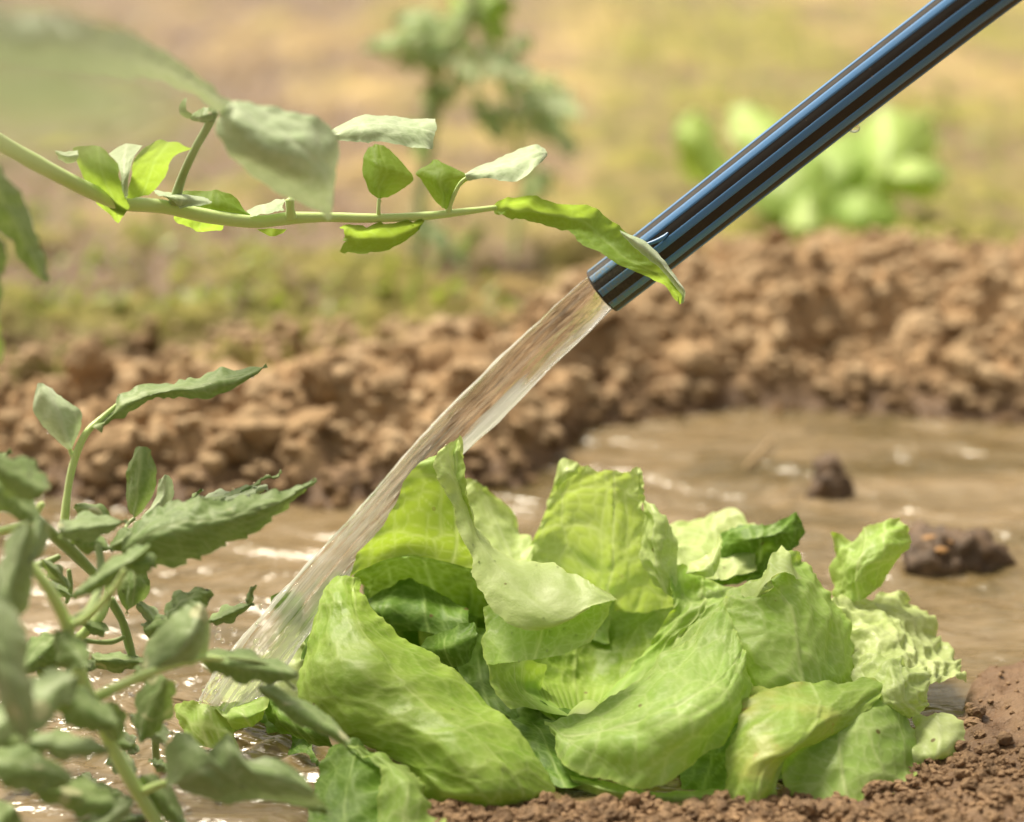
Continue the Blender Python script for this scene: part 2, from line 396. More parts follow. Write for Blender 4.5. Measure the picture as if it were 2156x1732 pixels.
M['clodw'] = clod_mat('wet_clod', (0.05, 0.033, 0.022), (0.22, 0.145, 0.09), (0.12, 0.07, 0.04), 0.42)
M['crumb'] = clod_mat('damp_crumbs', (0.11, 0.065, 0.033), (0.31, 0.195, 0.105), (0.36, 0.23, 0.13), 0.6)

def water_mat():
    t = NT('muddy_water')
    n = t.noise(13, 4, 0.6, t.scaled(0.7, 1.0, 1), 1.5)
    n2 = t.noise(45, 3, 0.6, t.scaled(0.8, 1.1, 1), 1.0)
    c = t.mix(t.ramp(n, [(0.34, (0, 0, 0)), (0.62, (1, 1, 1))]), (0.10, 0.074, 0.026), (0.265, 0.196, 0.112))
    c = t.mix(t.math('MULTIPLY', n2, 0.45), c, (0.10, 0.065, 0.028))
    t.link(c, t.b.inputs['Base Color']); t.b.inputs['Roughness'].default_value = 0.15; t.b.inputs['IOR'].default_value = 1.33
    t.b.inputs['Specular IOR Level'].default_value = 0.8
    nn = t.bump(t.noise(13, 3, 0.5, t.scaled(0.7, 1.2, 1), 2.4), 1.0, 0.013); nn = t.bump(t.noise(75, 3, 0.5, t.scaled(0.7, 1.3, 1), 1.6), 0.45, 0.0022, nn)
    t.link(nn, t.b.inputs['Normal']); return t.m
M['puddle'] = water_mat()
def stream_mat():
    t = NT('clear_water')
    s = t.attr('aer')
    g = t.b; g.inputs['Base Color'].default_value = (1, 1, 1, 1); g.inputs['Transmission Weight'].default_value = 1.0
    g.inputs['Roughness'].default_value = 0.03; g.inputs['IOR'].default_value = 1.33
    w2 = t.new('ShaderNodeBsdfDiffuse'); w2.inputs['Color'].default_value = (0.93, 0.93, 0.90, 1)
    tr = t.new('ShaderNodeBsdfTranslucent'); tr.inputs['Color'].default_value = (0.93, 0.93, 0.90, 1)
    m1 = t.new('ShaderNodeMixShader'); m1.inputs[0].default_value = 0.68
    t.link(w2.outputs[0], m1.inputs[1]); t.link(tr.outputs[0], m1.inputs[2])
    tp = t.new('ShaderNodeBsdfTransparent'); mg = t.new('ShaderNodeMixShader'); mg.inputs[0].default_value = 0.42; t.link(g.outputs[0], mg.inputs[1]); t.link(tp.outputs[0], mg.inputs[2])
    mx = t.new('ShaderNodeMixShader'); t.link(s, mx.inputs[0]); t.link(mg.outputs[0], mx.inputs[1]); t.link(m1.outputs[0], mx.inputs[2])
    t.link(mx.outputs[0], t.out.inputs['Surface']); return t.m
M['stream'] = stream_mat()
def drop_mat():
    t = NT('water_drop'); g = t.b; g.inputs['Base Color'].default_value = (1, 1, 1, 1); g.inputs['Transmission Weight'].default_value = 1.0
    g.inputs['Roughness'].default_value = 0.0; g.inputs['IOR'].default_value = 1.33
    tp = t.new('ShaderNodeBsdfTransparent'); mg = t.new('ShaderNodeMixShader'); mg.inputs[0].default_value = 0.5; t.link(g.outputs[0], mg.inputs[1]); t.link(tp.outputs[0], mg.inputs[2]); t.link(mg.outputs[0], t.out.inputs['Surface']); return t.m
M['drop'] = drop_mat()
def hose_mat(name, base, dust):
    t = NT(name)
    n = t.noise(900, 4, 0.7); n2 = t.noise(160, 4, 0.6)
    du = t.attr('dust')
    f = t.math('MULTIPLY', du, t.ramp(n, [(0.40, (0.15, 0.15, 0.15)), (0.62, (1, 1, 1))]))
    sp = t.ramp(t.noise(620, 3, 0.6), [(0.70, (0, 0, 0)), (0.76, (1, 1, 1))])
    c = t.mix(f, base, dust)
    c = t.mix(t.math('MULTIPLY', n2, 0.22), c, (0.10, 0.08, 0.06))
    c = t.mix(t.math('MULTIPLY', sp, 0.5), c, (0.24, 0.16, 0.10))
    t.link(c, t.b.inputs['Base Color'])
    t.link(t.math('ADD', 0.34, t.math('MULTIPLY', n2, 0.2)), t.b.inputs['Roughness'])
    t.b.inputs['Specular IOR Level'].default_value = 0.55
    t.link(t.bump(t.math('ADD', n, n2), 0.18, 0.0004), t.b.inputs['Normal']); return t.m
M['hose_black'] = hose_mat('hose_black', (0.016, 0.012, 0.010), (0.06, 0.05, 0.042))
M['hose_blue'] = hose_mat('hose_blue', (0.035, 0.19, 0.46), (0.14, 0.17, 0.17))
for q in ('hose_blue', 'hose_black'):
    b_ = M[q].node_tree.nodes['Principled BSDF']; b_.inputs['Coat Weight'].default_value = 0.5 if q == 'hose_blue' else 0.0; b_.inputs['Specular IOR Level'].default_value = 0.55 if q == 'hose_blue' else 0.32; b_.inputs['Coat Roughness'].default_value = 0.3
def simple(name, c, rough=0.6):
    t = NT(name); t.link(t.mix(t.noise(300, 3), c, tuple(x*0.7 for x in c)), t.b.inputs['Base Color']); t.b.inputs['Roughness'].default_value = rough; return t.m
M['straw'] = simple('straw', (0.5, 0.36, 0.2))
M['fibre'] = simple('fibre', (0.22, 0.13, 0.08))
M['weed'] = leaf_mat('weed_leaf', (0.24, 0.30, 0.05), (0.17, 0.22, 0.04), (0.3, 0.36, 0.1), 0.3, (0.4, 0.5, 0.06))

# ------------------------------------------------------------------ ground
def shore_far(x): return np.interp(x, [-0.6, -0.235, -0.083, 0.005, 0.0425, 0.13, 0.27, 0.7], [1.05, 1.062, 1.066, 1.095, 1.20, 1.235, 1.214, 1.20])
def shore_near(x): return np.interp(x, [-0.6, -0.055, -0.03, -0.0235, -0.0126, 0.069, 0.1025, 0.139, 0.158, 0.175, 0.198, 0.6], [0.50, 0.64, 0.738, 0.744, 0.747, 0.749, 0.753, 0.774, 0.815, 0.862, 0.8785, 0.90])
def height(x, y, detail=True):
    p = np.stack([x, y, x*0], -1)
    wob = fbm(p*9, 3, 40)*0.02 + fbm(p*35, 2, 41)*0.006
    ef = y - shore_far(x) + wob
    en = shore_near(x) - y + fbm(p*22, 3, 42)*0.010
    H = np.interp(x, [-0.4, -0.24, -0.17, -0.10, 0.0, 0.06, 0.12, 0.4], [0.004, 0.008, 0.019, 0.022, 0.023, 0.034, 0.046, 0.052])+0.007*fbm(p*np.array([13, 6, 1]), 2, 45)
    cw = np.interp(x, [-0.3, -0.1, 0.1], [0.085, 0.11, 0.135])
    mound = H*sm(-0.01, cw, ef)*(1-0.78*sm(cw+0.01, cw+0.20, ef))
    basin = -0.014
    h = basin + (mound+0.018)*sm(-0.03, 0.04, ef)
    near = (0.002+0.004*sm(0.12, 0.2, x))*sm(0.0, 0.05, en)+0.0145*sm(-0.012, 0.012, en)
    isl = 0.0135*np.exp(-(((x-0.035)/0.10)**4+((y-0.81)/0.055)**4))
    h = h + np.maximum(near, isl)
    onm = sm(-0.01, 0.06, ef); bk = sm(0.3, 0.6, ef)
    if detail:
        b1 = 1-np.abs(fbm(p*24, 3, 50))*3.2; b2 = fbm(p*60, 4, 51)
        h = h + onm*(1-bk)*(0.013*b1+0.013*b2+0.004*fbm(p*170, 3, 56, .6)) + bk*(0.014*fbm(p*7, 4, 52)+0.012*b2+0.008*fbm(p*20, 3, 57))
        nn = sm(-0.01, 0.01, en)
        h = h + nn*(0.0028*(1-2*np.abs(fbm(p*70, 3, 53)))+0.0024*fbm(p*200, 4, 54, .6))
    return h, ef, en
def spaced(a, b, fine, grow, lim):
    r = [b]; s = fine
    while r[-1] < lim: s *= grow; r.append(r[-1]+s)
    l = [a]; s = fine
    while l[-1] > -lim: s *= grow; l.append(l[-1]-s)
    return np.array(l[::-1][:-1]+list(np.arange(a, b, fine))+r)
xs = spaced(-0.42, 0.42, 0.0021, 1.06, 60)
ys = [0.45]
while ys[-1] < 90:
    y_ = ys[-1]
    ys.append(y_ + (0.0014 if y_ < 0.84 else 0.0040 if y_ < 1.0 else 0.0030 if y_ < 1.6 else 0.0030*1.05**(len([q for q in ys if q > 1.6]))))
ys = np.array([-60, -15, -3, -0.5, 0.1, 0.3]+ys)
X, Y = np.meshgrid(xs, ys)
Z, EF, EN = height(X, Y)
pp = np.stack([X, Y, X*0], -1)
wet = np.clip(1-sm(0.002, 0.022, Z+0.004*fbm(pp*60, 2, 70)), 0, 1)
wet = np.maximum(wet, sm(0.10, 0.16, X)*sm(0.70, 0.80, Y)*sm(-0.01, 0.0, EN)*0.85)
wet = np.maximum(wet, 0.5*sm(-0.02, 0.0, EN))
moss = sm(np.interp(X, [-0.25, -.05, 0.1], [0.12, 0.17, 0.22]), np.interp(X, [-0.25, -.05, 0.1], [0.2, 0.28, 0.36]), EF+0.06*fbm(pp*9, 3, 71))*sm(-0.22, 0.16, fbm(pp*np.array([4.5, 2.2, 1]), 4, 72, .6)+0.22-0.20*sm(0.7, 1.6, Y-1.1)+0.22*sm(0.0, -0.2, X/np.maximum(Y, .3)*1.1)*(1-sm(.5, 1.2, Y-1.1))-0.30*X*(1-sm(1.0, 2.0, Y-1.1)))
farm = sm(0.2, 0.45, EF)
mesh_obj('ground', np.stack([X, Y, Z], -1), grid_faces(*X.shape), M['soil'], attrs={'wet': wet, 'moss': moss*0.9, 'far': farm})['kind'] = 'structure'
# ------------------------------------------------------------------ puddle
xw = np.arange(-0.75, 0.95, 0.0034); yw = np.arange(0.40, 1.45, 0.0034)
XW, YW = np.meshgrid(xw, yw)
pw = np.stack([XW, YW, XW*0], -1)
hit = on_ground(470, 1500)
rr = np.hypot(XW-hit[0], YW-hit[1])
ZW = 0.0009*fbm(pw*np.array([16, 34, 1]), 3, 60)+0.00055*np.sin(XW*90+YW*150+5*fbm(pw*8, 2, 61))
ZW += 0.0016*np.exp(-rr*9)*np.sin(rr*420+3*fbm(pw*20, 2, 62)) + 0.0019*np.exp(-(rr/0.10)**2)*fbm(pw*95, 3, 63)
for (cx, cy) in [on_ground(1755, 1050)[:2], on_ground(2000, 1200)[:2]]:
    r2 = np.hypot(XW-cx, (YW-cy)); ZW += 0.0011*np.exp(-r2*16)*np.sin(r2*330)
mesh_obj('puddle', np.stack([XW, YW, ZW], -1), grid_faces(*XW.shape), M['puddle'])['kind'] = 'structure'

# ------------------------------------------------------------------ clods
def ico(sub):
    import bmesh
    bm = bmesh.new(); bmesh.ops.create_icosphere(bm, subdivisions=sub, radius=1.0)
    v = np.array([q.co[:] for q in bm.verts]); f = np.array([[q.index for q in fc.verts] for fc in bm.faces]); bm.free(); return v, f
I1, I2, I3, I4 = ico(1), ico(2), ico(3), ico(4)
def lump(I, seed, rough=0.45, sq=(1, 1, 0.75)):
    v, f = I
    r = 1+rough*0.9*fbm(v*1.3+seed*7.1, 5, seed, 0.6)+rough*0.45*(0.5-np.abs(vnoise(v*2.4+seed, seed+3)))
    for q in range(4):
        dn = np.array([hash3(np.array([q]), np.array([seed]), np.array([c]), 3)[0]-0.5 for c in range(3)]); dn /= np.linalg.norm(dn)
        dd = v@dn; lim = 0.55+0.1*q; r = np.where(dd*r > lim, (r+2*lim/np.maximum(dd, .2))/3, r)
    return v*r[:, None]*np.array(sq), f
meshes = []
for k in range(12):
    v, f = lump(I3, k+1, 0.75, (1, 0.85+0.3*random.random(), 0.6+0.35*random.random()))
    me = bpy.data.meshes.new('soil_clod'); me.from_pydata(v.tolist(), [], f.tolist())
    me.polygons.foreach_set('use_smooth', [False]*len(f)); me.materials.append(M['clod']); meshes.append(me)
n = 0
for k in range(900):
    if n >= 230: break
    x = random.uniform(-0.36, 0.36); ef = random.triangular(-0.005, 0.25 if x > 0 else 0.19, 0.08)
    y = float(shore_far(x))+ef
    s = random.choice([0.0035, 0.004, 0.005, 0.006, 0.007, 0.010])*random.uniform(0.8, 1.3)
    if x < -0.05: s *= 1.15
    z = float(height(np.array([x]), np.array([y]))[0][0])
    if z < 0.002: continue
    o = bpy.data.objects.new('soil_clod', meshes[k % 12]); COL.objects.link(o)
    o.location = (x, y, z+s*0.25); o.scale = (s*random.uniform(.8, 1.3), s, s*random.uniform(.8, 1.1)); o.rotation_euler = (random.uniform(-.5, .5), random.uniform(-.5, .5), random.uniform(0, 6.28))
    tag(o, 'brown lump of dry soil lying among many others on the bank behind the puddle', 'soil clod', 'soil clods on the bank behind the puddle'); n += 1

def scatter(name, mat, n, place, sizes, I, seed0, rough=0.5, label=None, cat=None, variants=10):
    """crumbs nobody could count, joined into one object"""
    vs, fs, off = [], [], 0
    lib = [lump(I, seed0+q, rough) for q in range(variants)]
    for k in range(n):
        p = place(k)
        if p is None: continue
        s = random.uniform(*sizes)*(1.6 if random.random() < 0.08 else 1)
        v, f = lib[k % variants]
        a = random.uniform(0, 6.28); c, s_ = math.cos(a), math.sin(a)
        Rm = np.array([[c, -s_, 0], [s_, c, 0], [0, 0, 1]])
        vs.append((v*s)@Rm.T+np.array(p)+np.array([0, 0, s*0.3])); fs.append(f+off); off += len(v)
    o = mesh_obj(name, np.vstack(vs), np.vstack(fs), mat, smooth=False); o['kind'] = 'stuff'
    if label: o['label'] = label; o['category'] = cat
    return o
def hz(x, y): return float(height(np.array([x]), np.array([y]))[0][0])
def pre(n, fx, fy):
    xs_ = np.array([fx() for _ in range(n)]); ys_ = np.array([fy(x) for x in xs_]); zs = height(xs_, ys_)[0]
    return list(zip(xs_, ys_, zs))
Q1 = pre(5200, lambda: random.uniform(-0.40, 0.40), lambda x: float(shore_far(x))+random.uniform(-0.02, 0.30))
scatter('soil_crumbs', M['clod'], len(Q1), lambda k: Q1[k] if Q1[k][2] > -0.002 else None, (0.0014, 0.0048), I2, 30,
        label='small crumbs of dry soil covering the bank behind the puddle', cat='soil crumbs')
Q2 = pre(9000, lambda: random.uniform(-0.035, 0.235), lambda x: random.uniform(0.66, float(shore_near(x))+0.003))
Q2 = [q for q in Q2 if q[2] > -0.001 and (q[1] < 0.775 or random.random() < 0.12)]
scatter('soil_crumbs', M['crumb'], len(Q2), lambda k: Q2[k], (0.0004, 0.0015), I1, 60, 0.9,
        label='fine damp brown crumbs of soil in front of the big lettuce', cat='soil crumbs', variants=16)
Q3 = Q2[::10]
scatter('soil_crumbs', M['crumb'], len(Q3), lambda k: Q3[k], (0.0014, 0.0034), I3, 90, 0.95,
        label='knobbly brown lumps of soil heaped in front of the big lettuce', cat='soil crumbs', variants=14)
# pale foam-free: wet clods standing in the puddle
def wet_clod(x, y, wpx, hpx, label, seed):
    g = on_ground(x, y); s = np.linalg.norm(g-np.array([0, 0, CAM_H]))*K
    v, f = lump(I4, seed, 0.9, (wpx*s*0.5, wpx*s*0.42, hpx*s*1.0))
    v = v + 0.22*wpx*s*0.5*(v/np.linalg.norm(v, axis=1, keepdims=True))*fbm(v/(wpx*s)*11, 4, seed, .65)[:, None]
    o = mesh_obj('wet_clod', v, f, M['clodw']); o.location = (g[0], g[1], 0.001); return tag(o, label, 'soil clod')
wet_clod(1757, 1045, 100, 80, 'small dark wet lump poking out of the muddy puddle, the farther of two', 201)
wet_clod(1985, 1190, 190, 85, 'wide dark wet lump with orange bits in the puddle, right of the lettuce', 207)
M['bark'] = simple('bark', (0.50, 0.27, 0.10), 0.7)
for k, (x, c, zz, dy) in enumerate([(1948, 13, .0135, .004), (1972, 16, .0100, .010), (1994, 11, .0125, .006)]):
    g = on_ground(x, 1190, 0); v, f = lump(I2, 300+k, .6, (c*.00022, c*.00010, c*.00005))
    o = mesh_obj('bark_chip', v, f, M['bark'], smooth=False); o.location = (g[0], g[1]-dy, zz); o.rotation_euler = (.5, .3*k-.3, .5*k)
    tag(o, ['orange brown bark chip near the left end of the wide wet lump', 'longest orange brown bark chip, lowest on the wide wet lump', 'smallest orange brown bark chip on the middle of the wide wet lump'][k], 'bark chip', 'bark chips on the wide wet lump')

# straw in puddle
a = on_ground(1570, 985, 0.003); b = on_ground(1625, 925, 0.004)
tag(tube('straw', None, M['straw'], [a, (a+b)/2+np.array([0.001, 0, 0.0005]), b], [0.0011, 0.0014, 0.0008], world=True, ns=8, flat=0.5), 'short pale straw floating on the far side of the puddle', 'straw')

# ------------------------------------------------------------------ garden hose
NR = 0.0091
hz0 = empty('garden_hose', tuple(pt(1268, 614, 0.2)), 'blue and black striped garden hose from the upper right, water pouring from its cut end', 'hose')
hp = np.array([pt(1268, 614, 1.2), pt(1400, 512, 0.5), pt(1560, 386, -0.5), pt(1760, 229, -2.1), pt(1940, 90, -3.9), pt(2090, -24, -5.6), pt(2350, -215, -9.0), pt(2600, -380, -12.5)])
HN = 150
HC = catmull(hp, HN)
HT = np.gradient(HC, axis=0); HT /= np.linalg.norm(HT, axis=1, keepdims=True)
HA = np.cross(HT, np.array([0, 1.0, 0])); HA /= np.linalg.norm(HA, axis=1, keepdims=True); HB = np.cross(HT, HA)
hl = np.r_[0, np.cumsum(np.linalg.norm(np.diff(HC, axis=0), axis=1))]
def ring(rad, th, skew=True):
    V = HC[:, None]+rad*(HA[:, None]*np.cos(th)[None, :, None]+HB[:, None]*np.sin(th)[None, :, None])
    # the cut is slightly oblique
    cut = HT[0]*(0.0*np.sin(th+0.6))[:, None] if skew else 0
    V[0] = V[0]+cut; V[1] = V[1]+cut*0.5; return V
dustv = np.exp(-(hl/0.020)**2)*0.95+0.07
th = np.linspace(0, 2*math.pi, 72, endpoint=False)
Vo = ring(NR, th); Vi = ring(NR*0.80, th)[:40]
mesh_obj('hose_wall', Vo, grid_faces(HN, 72, True), M['hose_black'], hz0, attrs={'dust': np.repeat(dustv[:, None], 72, 1)})
mesh_obj('hose_bore', Vi, grid_faces(40, 72, True), M['hose_black'], hz0, attrs={'dust': np.zeros((40, 72))})
rim = np.stack([Vo[0], Vo[0]*0.5+Vi[0]*0.5-HT[0]*0.0004, Vi[0]])
mesh_obj('cut_rim', rim, grid_faces(3, 72, True), M['hose_black'], hz0, attrs={'dust': np.full((3, 72), 0.3)})
NSTR = 9
for k in range(NSTR):
    c0 = 2*math.pi*(k+0.02)/NSTR; hw = 0.49*math.pi/NSTR*(1.0+0.1*math.sin(k*2.1))
    t5 = c0+np.array([-hw, -hw*0.93, -hw*0.45, 0, hw*0.45, hw*0.93, hw])
    pr = np.array([0.0, 1, 1, 1.05, 1, 1, 0.0])*0.00022
    V = HC[:, None]+(NR-0.00004+pr)[None, :, None]*(HA[:, None]*np.cos(t5)[None, :, None]+HB[:, None]*np.sin(t5)[None, :, None])
    V[0] = V[0]+HT[0]*(0.0*t5+0.0006)[:, None]; V[1] = V[1]+HT[0]*(0.0*t5)[:, None]
    mesh_obj('blue_stripe', V, grid_faces(HN, 7), M['hose_blue'], hz0, attrs={'dust': np.repeat(dustv[:, None], 7, 1)})
# blue plastic burr on the third stripe
ksm = tube('plastic_burr', hz0, M['hose_blue'], [(1346, 517, -.38), (1368, 513, -.46), (1394, 502, -.5), (1410, 488, -.42)], [2, 4, 5, 2], ns=10)
# fine fibres stuck on the hose
vs, fs, off = [], [], 0
for k in range(34):
    i = random.randint(4, 105); a = random.uniform(3.4, 6.6)
    fr = random.random(); c = HC[i]+(HC[i+1]-HC[i])*fr
    rd = HA[i]*math.cos(a)+HB[i]*math.sin(a); tg = np.cross(HT[i], rd)
    L_ = random.uniform(0.0008, 0.0030); d_ = HT[i]*random.uniform(-1, 1)+tg*random.uniform(-1, 1); d_ /= np.linalg.norm(d_)
    p0 = c+rd*(NR+0.0003); p1 = p0+d_*L_*0.5+rd*0.0003; p2 = p0+d_*L_+tg*0.0004
    wd = np.cross(d_, rd)*0.00010
    for q in (p0, p1, p2): vs += [q-wd, q+wd, q+rd*0.00016]
    for s_ in (0, 3):
        for (e0, e1) in ((0, 1), (1, 2), (2, 0)): fs.append([off+s_+e0, off+s_+e1, off+s_+3+e1, off+s_+3+e0])
    off += 9
o = mesh_obj('stuck_fibres', np.array(vs), np.array(fs), M['fibre'], hz0); o['kind'] = 'stuff'
# hanging drop
v, f = I3; dp = pt(1798, 271, -2.3)
vv = v*np.array([0.0022, 0.0018, 0.0016]); o = mesh_obj('water_drop', vv, f, M['drop']); o.location = dp
tag(o, 'water drop clinging to the underside of the striped hose', 'water drop')

# ------------------------------------------------------------------ water stream
def stream(name, path, wid, label, lobes=0.15, seed=5, aer_glint0=0.0, thick=0.42):
    P = np.array([pt(*p) for p in path]); n = 420; ns = 120
    C = catmull(P, n); t = np.linspace(0, 1, n)
    Wd = np.interp(t, np.linspace(0, 1, len(wid)), wid)*K*D0
    T = np.gradient(C, axis=0); T /= np.linalg.norm(T, axis=1, keepdims=True)
    A = np.cross(T, FWD); A /= np.linalg.norm(A, axis=1, keepdims=True); B = np.cross(T, A)
    th = np.linspace(0, 2*math.pi, ns, endpoint=False)
    tt, aa = np.meshgrid(t, th, indexing='ij')
    q = np.stack([np.cos(aa)*1.3, np.sin(aa)*1.3, tt*5.5], -1)
    gr = sm(0.02, 0.35, tt)
    r = 1+lobes*gr*fbm(q+seed, 3, seed)*1.3+0.022*sm(0.0, .12, tt)*(1+3.5*gr)*fbm(np.stack([np.cos(aa)*4, np.sin(aa)*4, tt*12], -1), 3, seed+1)+0.05*gr*fbm(np.stack([np.cos(aa)*9, np.sin(aa)*9, tt*40], -1), 2, seed+3)
    tk = thick+(1-thick)*(1-sm(0.0, 0.18, t))*0.75
    V = C[:, None]+Wd[:, None, None]*r[..., None]*(A[:, None]*np.cos(aa)[..., None]+B[:, None]*(np.sin(aa)*tk[:, None])[..., None])
    side = np.cos(aa)
    st = fbm(np.stack([np.cos(aa)*3.0+seed, np.sin(aa)*3.0, tt*7], -1), 3, seed+7)
    st2 = fbm(np.stack([np.cos(aa)*11, np.sin(aa)*11, tt*16], -1), 3, seed+8)
    band = 1.25*np.exp(-((side-AER_GLINT_SIDE)/0.36)**2)*sm(0.24, 0.32, tt)*(1-sm(0.56, 0.62, tt)*0.55)
    aer = np.clip(sm(0.05, 0.55, st*0.5+st2*0.5+band*1.05-0.42+aer_glint0+0.25*sm(0.75, 1, tt)), 0, 1)*0.97  # white of aerated water, with highlights and glints painted in
    aer = np.maximum(aer, (0.2+0.32*sm(.25, .7, tt))*sm(0.15, 0.6, fbm(np.stack([np.cos(aa)*7, np.sin(aa)*7, tt*4], -1), 3, seed+11)+0.45*sm(.3, .85, tt)))
    aer = np.maximum(aer, 0.65*sm(0.93, 0.99, np.abs(side))*sm(0.1, 0.5, st2+0.4)*(tt > 0.03))
    o = mesh_obj(name, V, grid_faces(n, ns, True), M['stream'], attrs={'aer': aer})
    return tag(o, label, 'water')
AER_GLINT_SIDE = 0.72
stream('water_stream', [(1285, 600, 1.1), (1258, 621, 1.3), (1200, 674, 1.5), (1138, 732, 1.7), (1035, 838, 1.8), (930, 940, 1.9), (840, 1040, 1.8), (762, 1125, 1.4), (690, 1205, 0.6), (620, 1290, -0.3), (555, 1370, -1.2), (500, 1440, -2), (460, 1500, -2.6)],
       [42, 44, 45, 44, 44, 45, 45, 43, 46, 52, 56, 56, 50], 'clear stream of water pouring from the hose onto the left side of the lettuce')
# splash beads
vs, fs, off = [], [], 0
for k in range(260):
    if k < 130: c = pt(random.gauss(500, 70), random.gauss(1440, 60), random.uniform(-3, 1))
    else:
        x = random.uniform(60, 520); y = random.uniform(1240, 1720); c = on_ground(x, y, random.uniform(0.0, 0.004))
    s = random.choice([0.0004, 0.0006, 0.0009, 0.0013])
    v, f = I2; vs.append(v*s+c); fs.append(f+off); off += len(v)
o = mesh_obj('splash_drops', np.vstack(vs), np.vstack(fs), M['drop']); tag(o, 'tiny splash drops and bubbles where the stream hits the puddle', 'water drops', kind='stuff')

# ------------------------------------------------------------------ the big lettuce
LT = empty('lettuce', tuple(on_ground(1230, 1560)), 'big floppy light green lettuce in the foreground being watered by the hose', 'lettuce')
let, pale, dark, spot = M['let'], M['pale'], M['dark'], M['spot']
def LF(mat, rows, **kw): return leaf(LT, mat, rows, **kw)
# front left flopping leaf
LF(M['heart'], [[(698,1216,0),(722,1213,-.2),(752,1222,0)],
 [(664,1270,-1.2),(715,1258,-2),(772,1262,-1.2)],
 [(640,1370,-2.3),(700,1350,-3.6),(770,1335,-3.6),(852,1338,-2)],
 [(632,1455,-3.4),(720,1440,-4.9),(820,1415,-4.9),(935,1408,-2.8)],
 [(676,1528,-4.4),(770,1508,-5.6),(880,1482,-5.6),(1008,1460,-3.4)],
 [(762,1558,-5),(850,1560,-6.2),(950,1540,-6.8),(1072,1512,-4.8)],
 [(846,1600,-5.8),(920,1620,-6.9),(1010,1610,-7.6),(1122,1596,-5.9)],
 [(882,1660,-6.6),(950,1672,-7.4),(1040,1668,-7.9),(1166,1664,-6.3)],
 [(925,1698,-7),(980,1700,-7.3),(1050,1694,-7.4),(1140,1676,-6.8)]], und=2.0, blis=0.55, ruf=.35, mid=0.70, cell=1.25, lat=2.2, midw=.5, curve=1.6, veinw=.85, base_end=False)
# backlit peak leaf
LF(let, [[(941,944,0),(953,932,0),(964,925,0)],
 [(884,982,0),(925,985,-.3),(976,985,-.4)],
 [(838,1040,.2),(910,1045,.2),(985,1050,-.4)],
 [(802,1110,.3),(890,1118,.6),(1000,1130,-.2)],
 [(760,1166,.2),(860,1160,1.2),(1010,1178,.4)],
 [(744,1216,-.2),(780,1196,.5),(840,1176,1.2),(915,1181,1.2),(1012,1204,.8)]], blis=0.35, ruf=0.6, cell=1.6, lat=2.0, mid=0.75, veinw=0.9)
# cave wall behind the arch
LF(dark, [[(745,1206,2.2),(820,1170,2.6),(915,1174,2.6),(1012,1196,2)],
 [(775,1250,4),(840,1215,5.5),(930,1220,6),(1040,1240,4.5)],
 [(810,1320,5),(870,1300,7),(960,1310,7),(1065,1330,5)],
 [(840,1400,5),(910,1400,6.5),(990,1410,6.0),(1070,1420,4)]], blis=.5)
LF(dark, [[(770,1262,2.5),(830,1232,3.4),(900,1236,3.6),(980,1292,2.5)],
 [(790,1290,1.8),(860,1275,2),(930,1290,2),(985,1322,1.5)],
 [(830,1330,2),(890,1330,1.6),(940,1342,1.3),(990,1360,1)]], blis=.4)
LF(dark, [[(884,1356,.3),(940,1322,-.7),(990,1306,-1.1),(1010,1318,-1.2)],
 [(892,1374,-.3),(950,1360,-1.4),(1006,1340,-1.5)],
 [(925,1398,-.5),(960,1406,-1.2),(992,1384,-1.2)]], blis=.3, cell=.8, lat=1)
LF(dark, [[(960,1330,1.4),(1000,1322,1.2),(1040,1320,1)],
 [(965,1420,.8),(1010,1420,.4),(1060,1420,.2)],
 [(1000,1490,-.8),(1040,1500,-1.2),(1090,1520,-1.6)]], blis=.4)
# pale drape from the peak to the tongue
LF(pale, [[(926,948,-.3),(945,934,-.1),(964,925,.2)],
 [(908,984,-.9),(942,984,-.6),(975,984,.1)],
 [(934,1024,-.9),(960,1026,-.7),(982,1028,.1)],
 [(952,1050,-1),(972,1054,-.8),(988,1056,.1)],
 [(964,1082,-1.2),(982,1086,-1),(997,1086,.0)],
 [(972,1122,-1.5),(996,1122,-1.3),(1018,1120,-.1)],
 [(984,1162,-1.9),(1016,1158,-1.7),(1044,1152,-.4)],
 [(1000,1212,-2.4),(1056,1196,-2.1),(1104,1178,-1.0)],
 [(1022,1266,-3.0),(1092,1244,-2.9),(1168,1192,-1.7)],
 [(1062,1308,-3.4),(1142,1282,-3.6),(1226,1214,-2.6)],
 [(1120,1328,-3.6),(1196,1302,-3.9),(1262,1228,-3.2)],
 [(1176,1314,-3.6),(1236,1282,-3.8),(1299,1262,-3.6)]], blis=.22, ruf=.5, ser=.7, und=1.2, cell=1.3, lat=2.6, veinw=.5, midw=.6, curve=.8)
# under the tongue
LF(let, [[(1016,1280,-.6),(1100,1262,-.5),(1200,1225,-1.5),(1299,1264,-3.6)],
 [(1020,1338,-1.4),(1090,1334,-2.2),(1190,1318,-2.9),(1276,1306,-3.7)],
 [(1026,1402,-2.2),(1072,1396,-3.1),(1165,1381,-3.9),(1238,1352,-4)]], blis=.4, ruf=.6)
LF(let, [[(1027,1388,-2.2),(1042,1400,-2.2),(1095,1388,-.6),(1150,1396,.8)],
 [(1034,1448,-2.8),(1060,1438,-2.2),(1105,1446,-.6),(1145,1456,.6)],
 [(1078,1490,-3),(1100,1488,-2.6),(1140,1495,-1.6),(1210,1507,-1)]], blis=.5, ruf=.4)
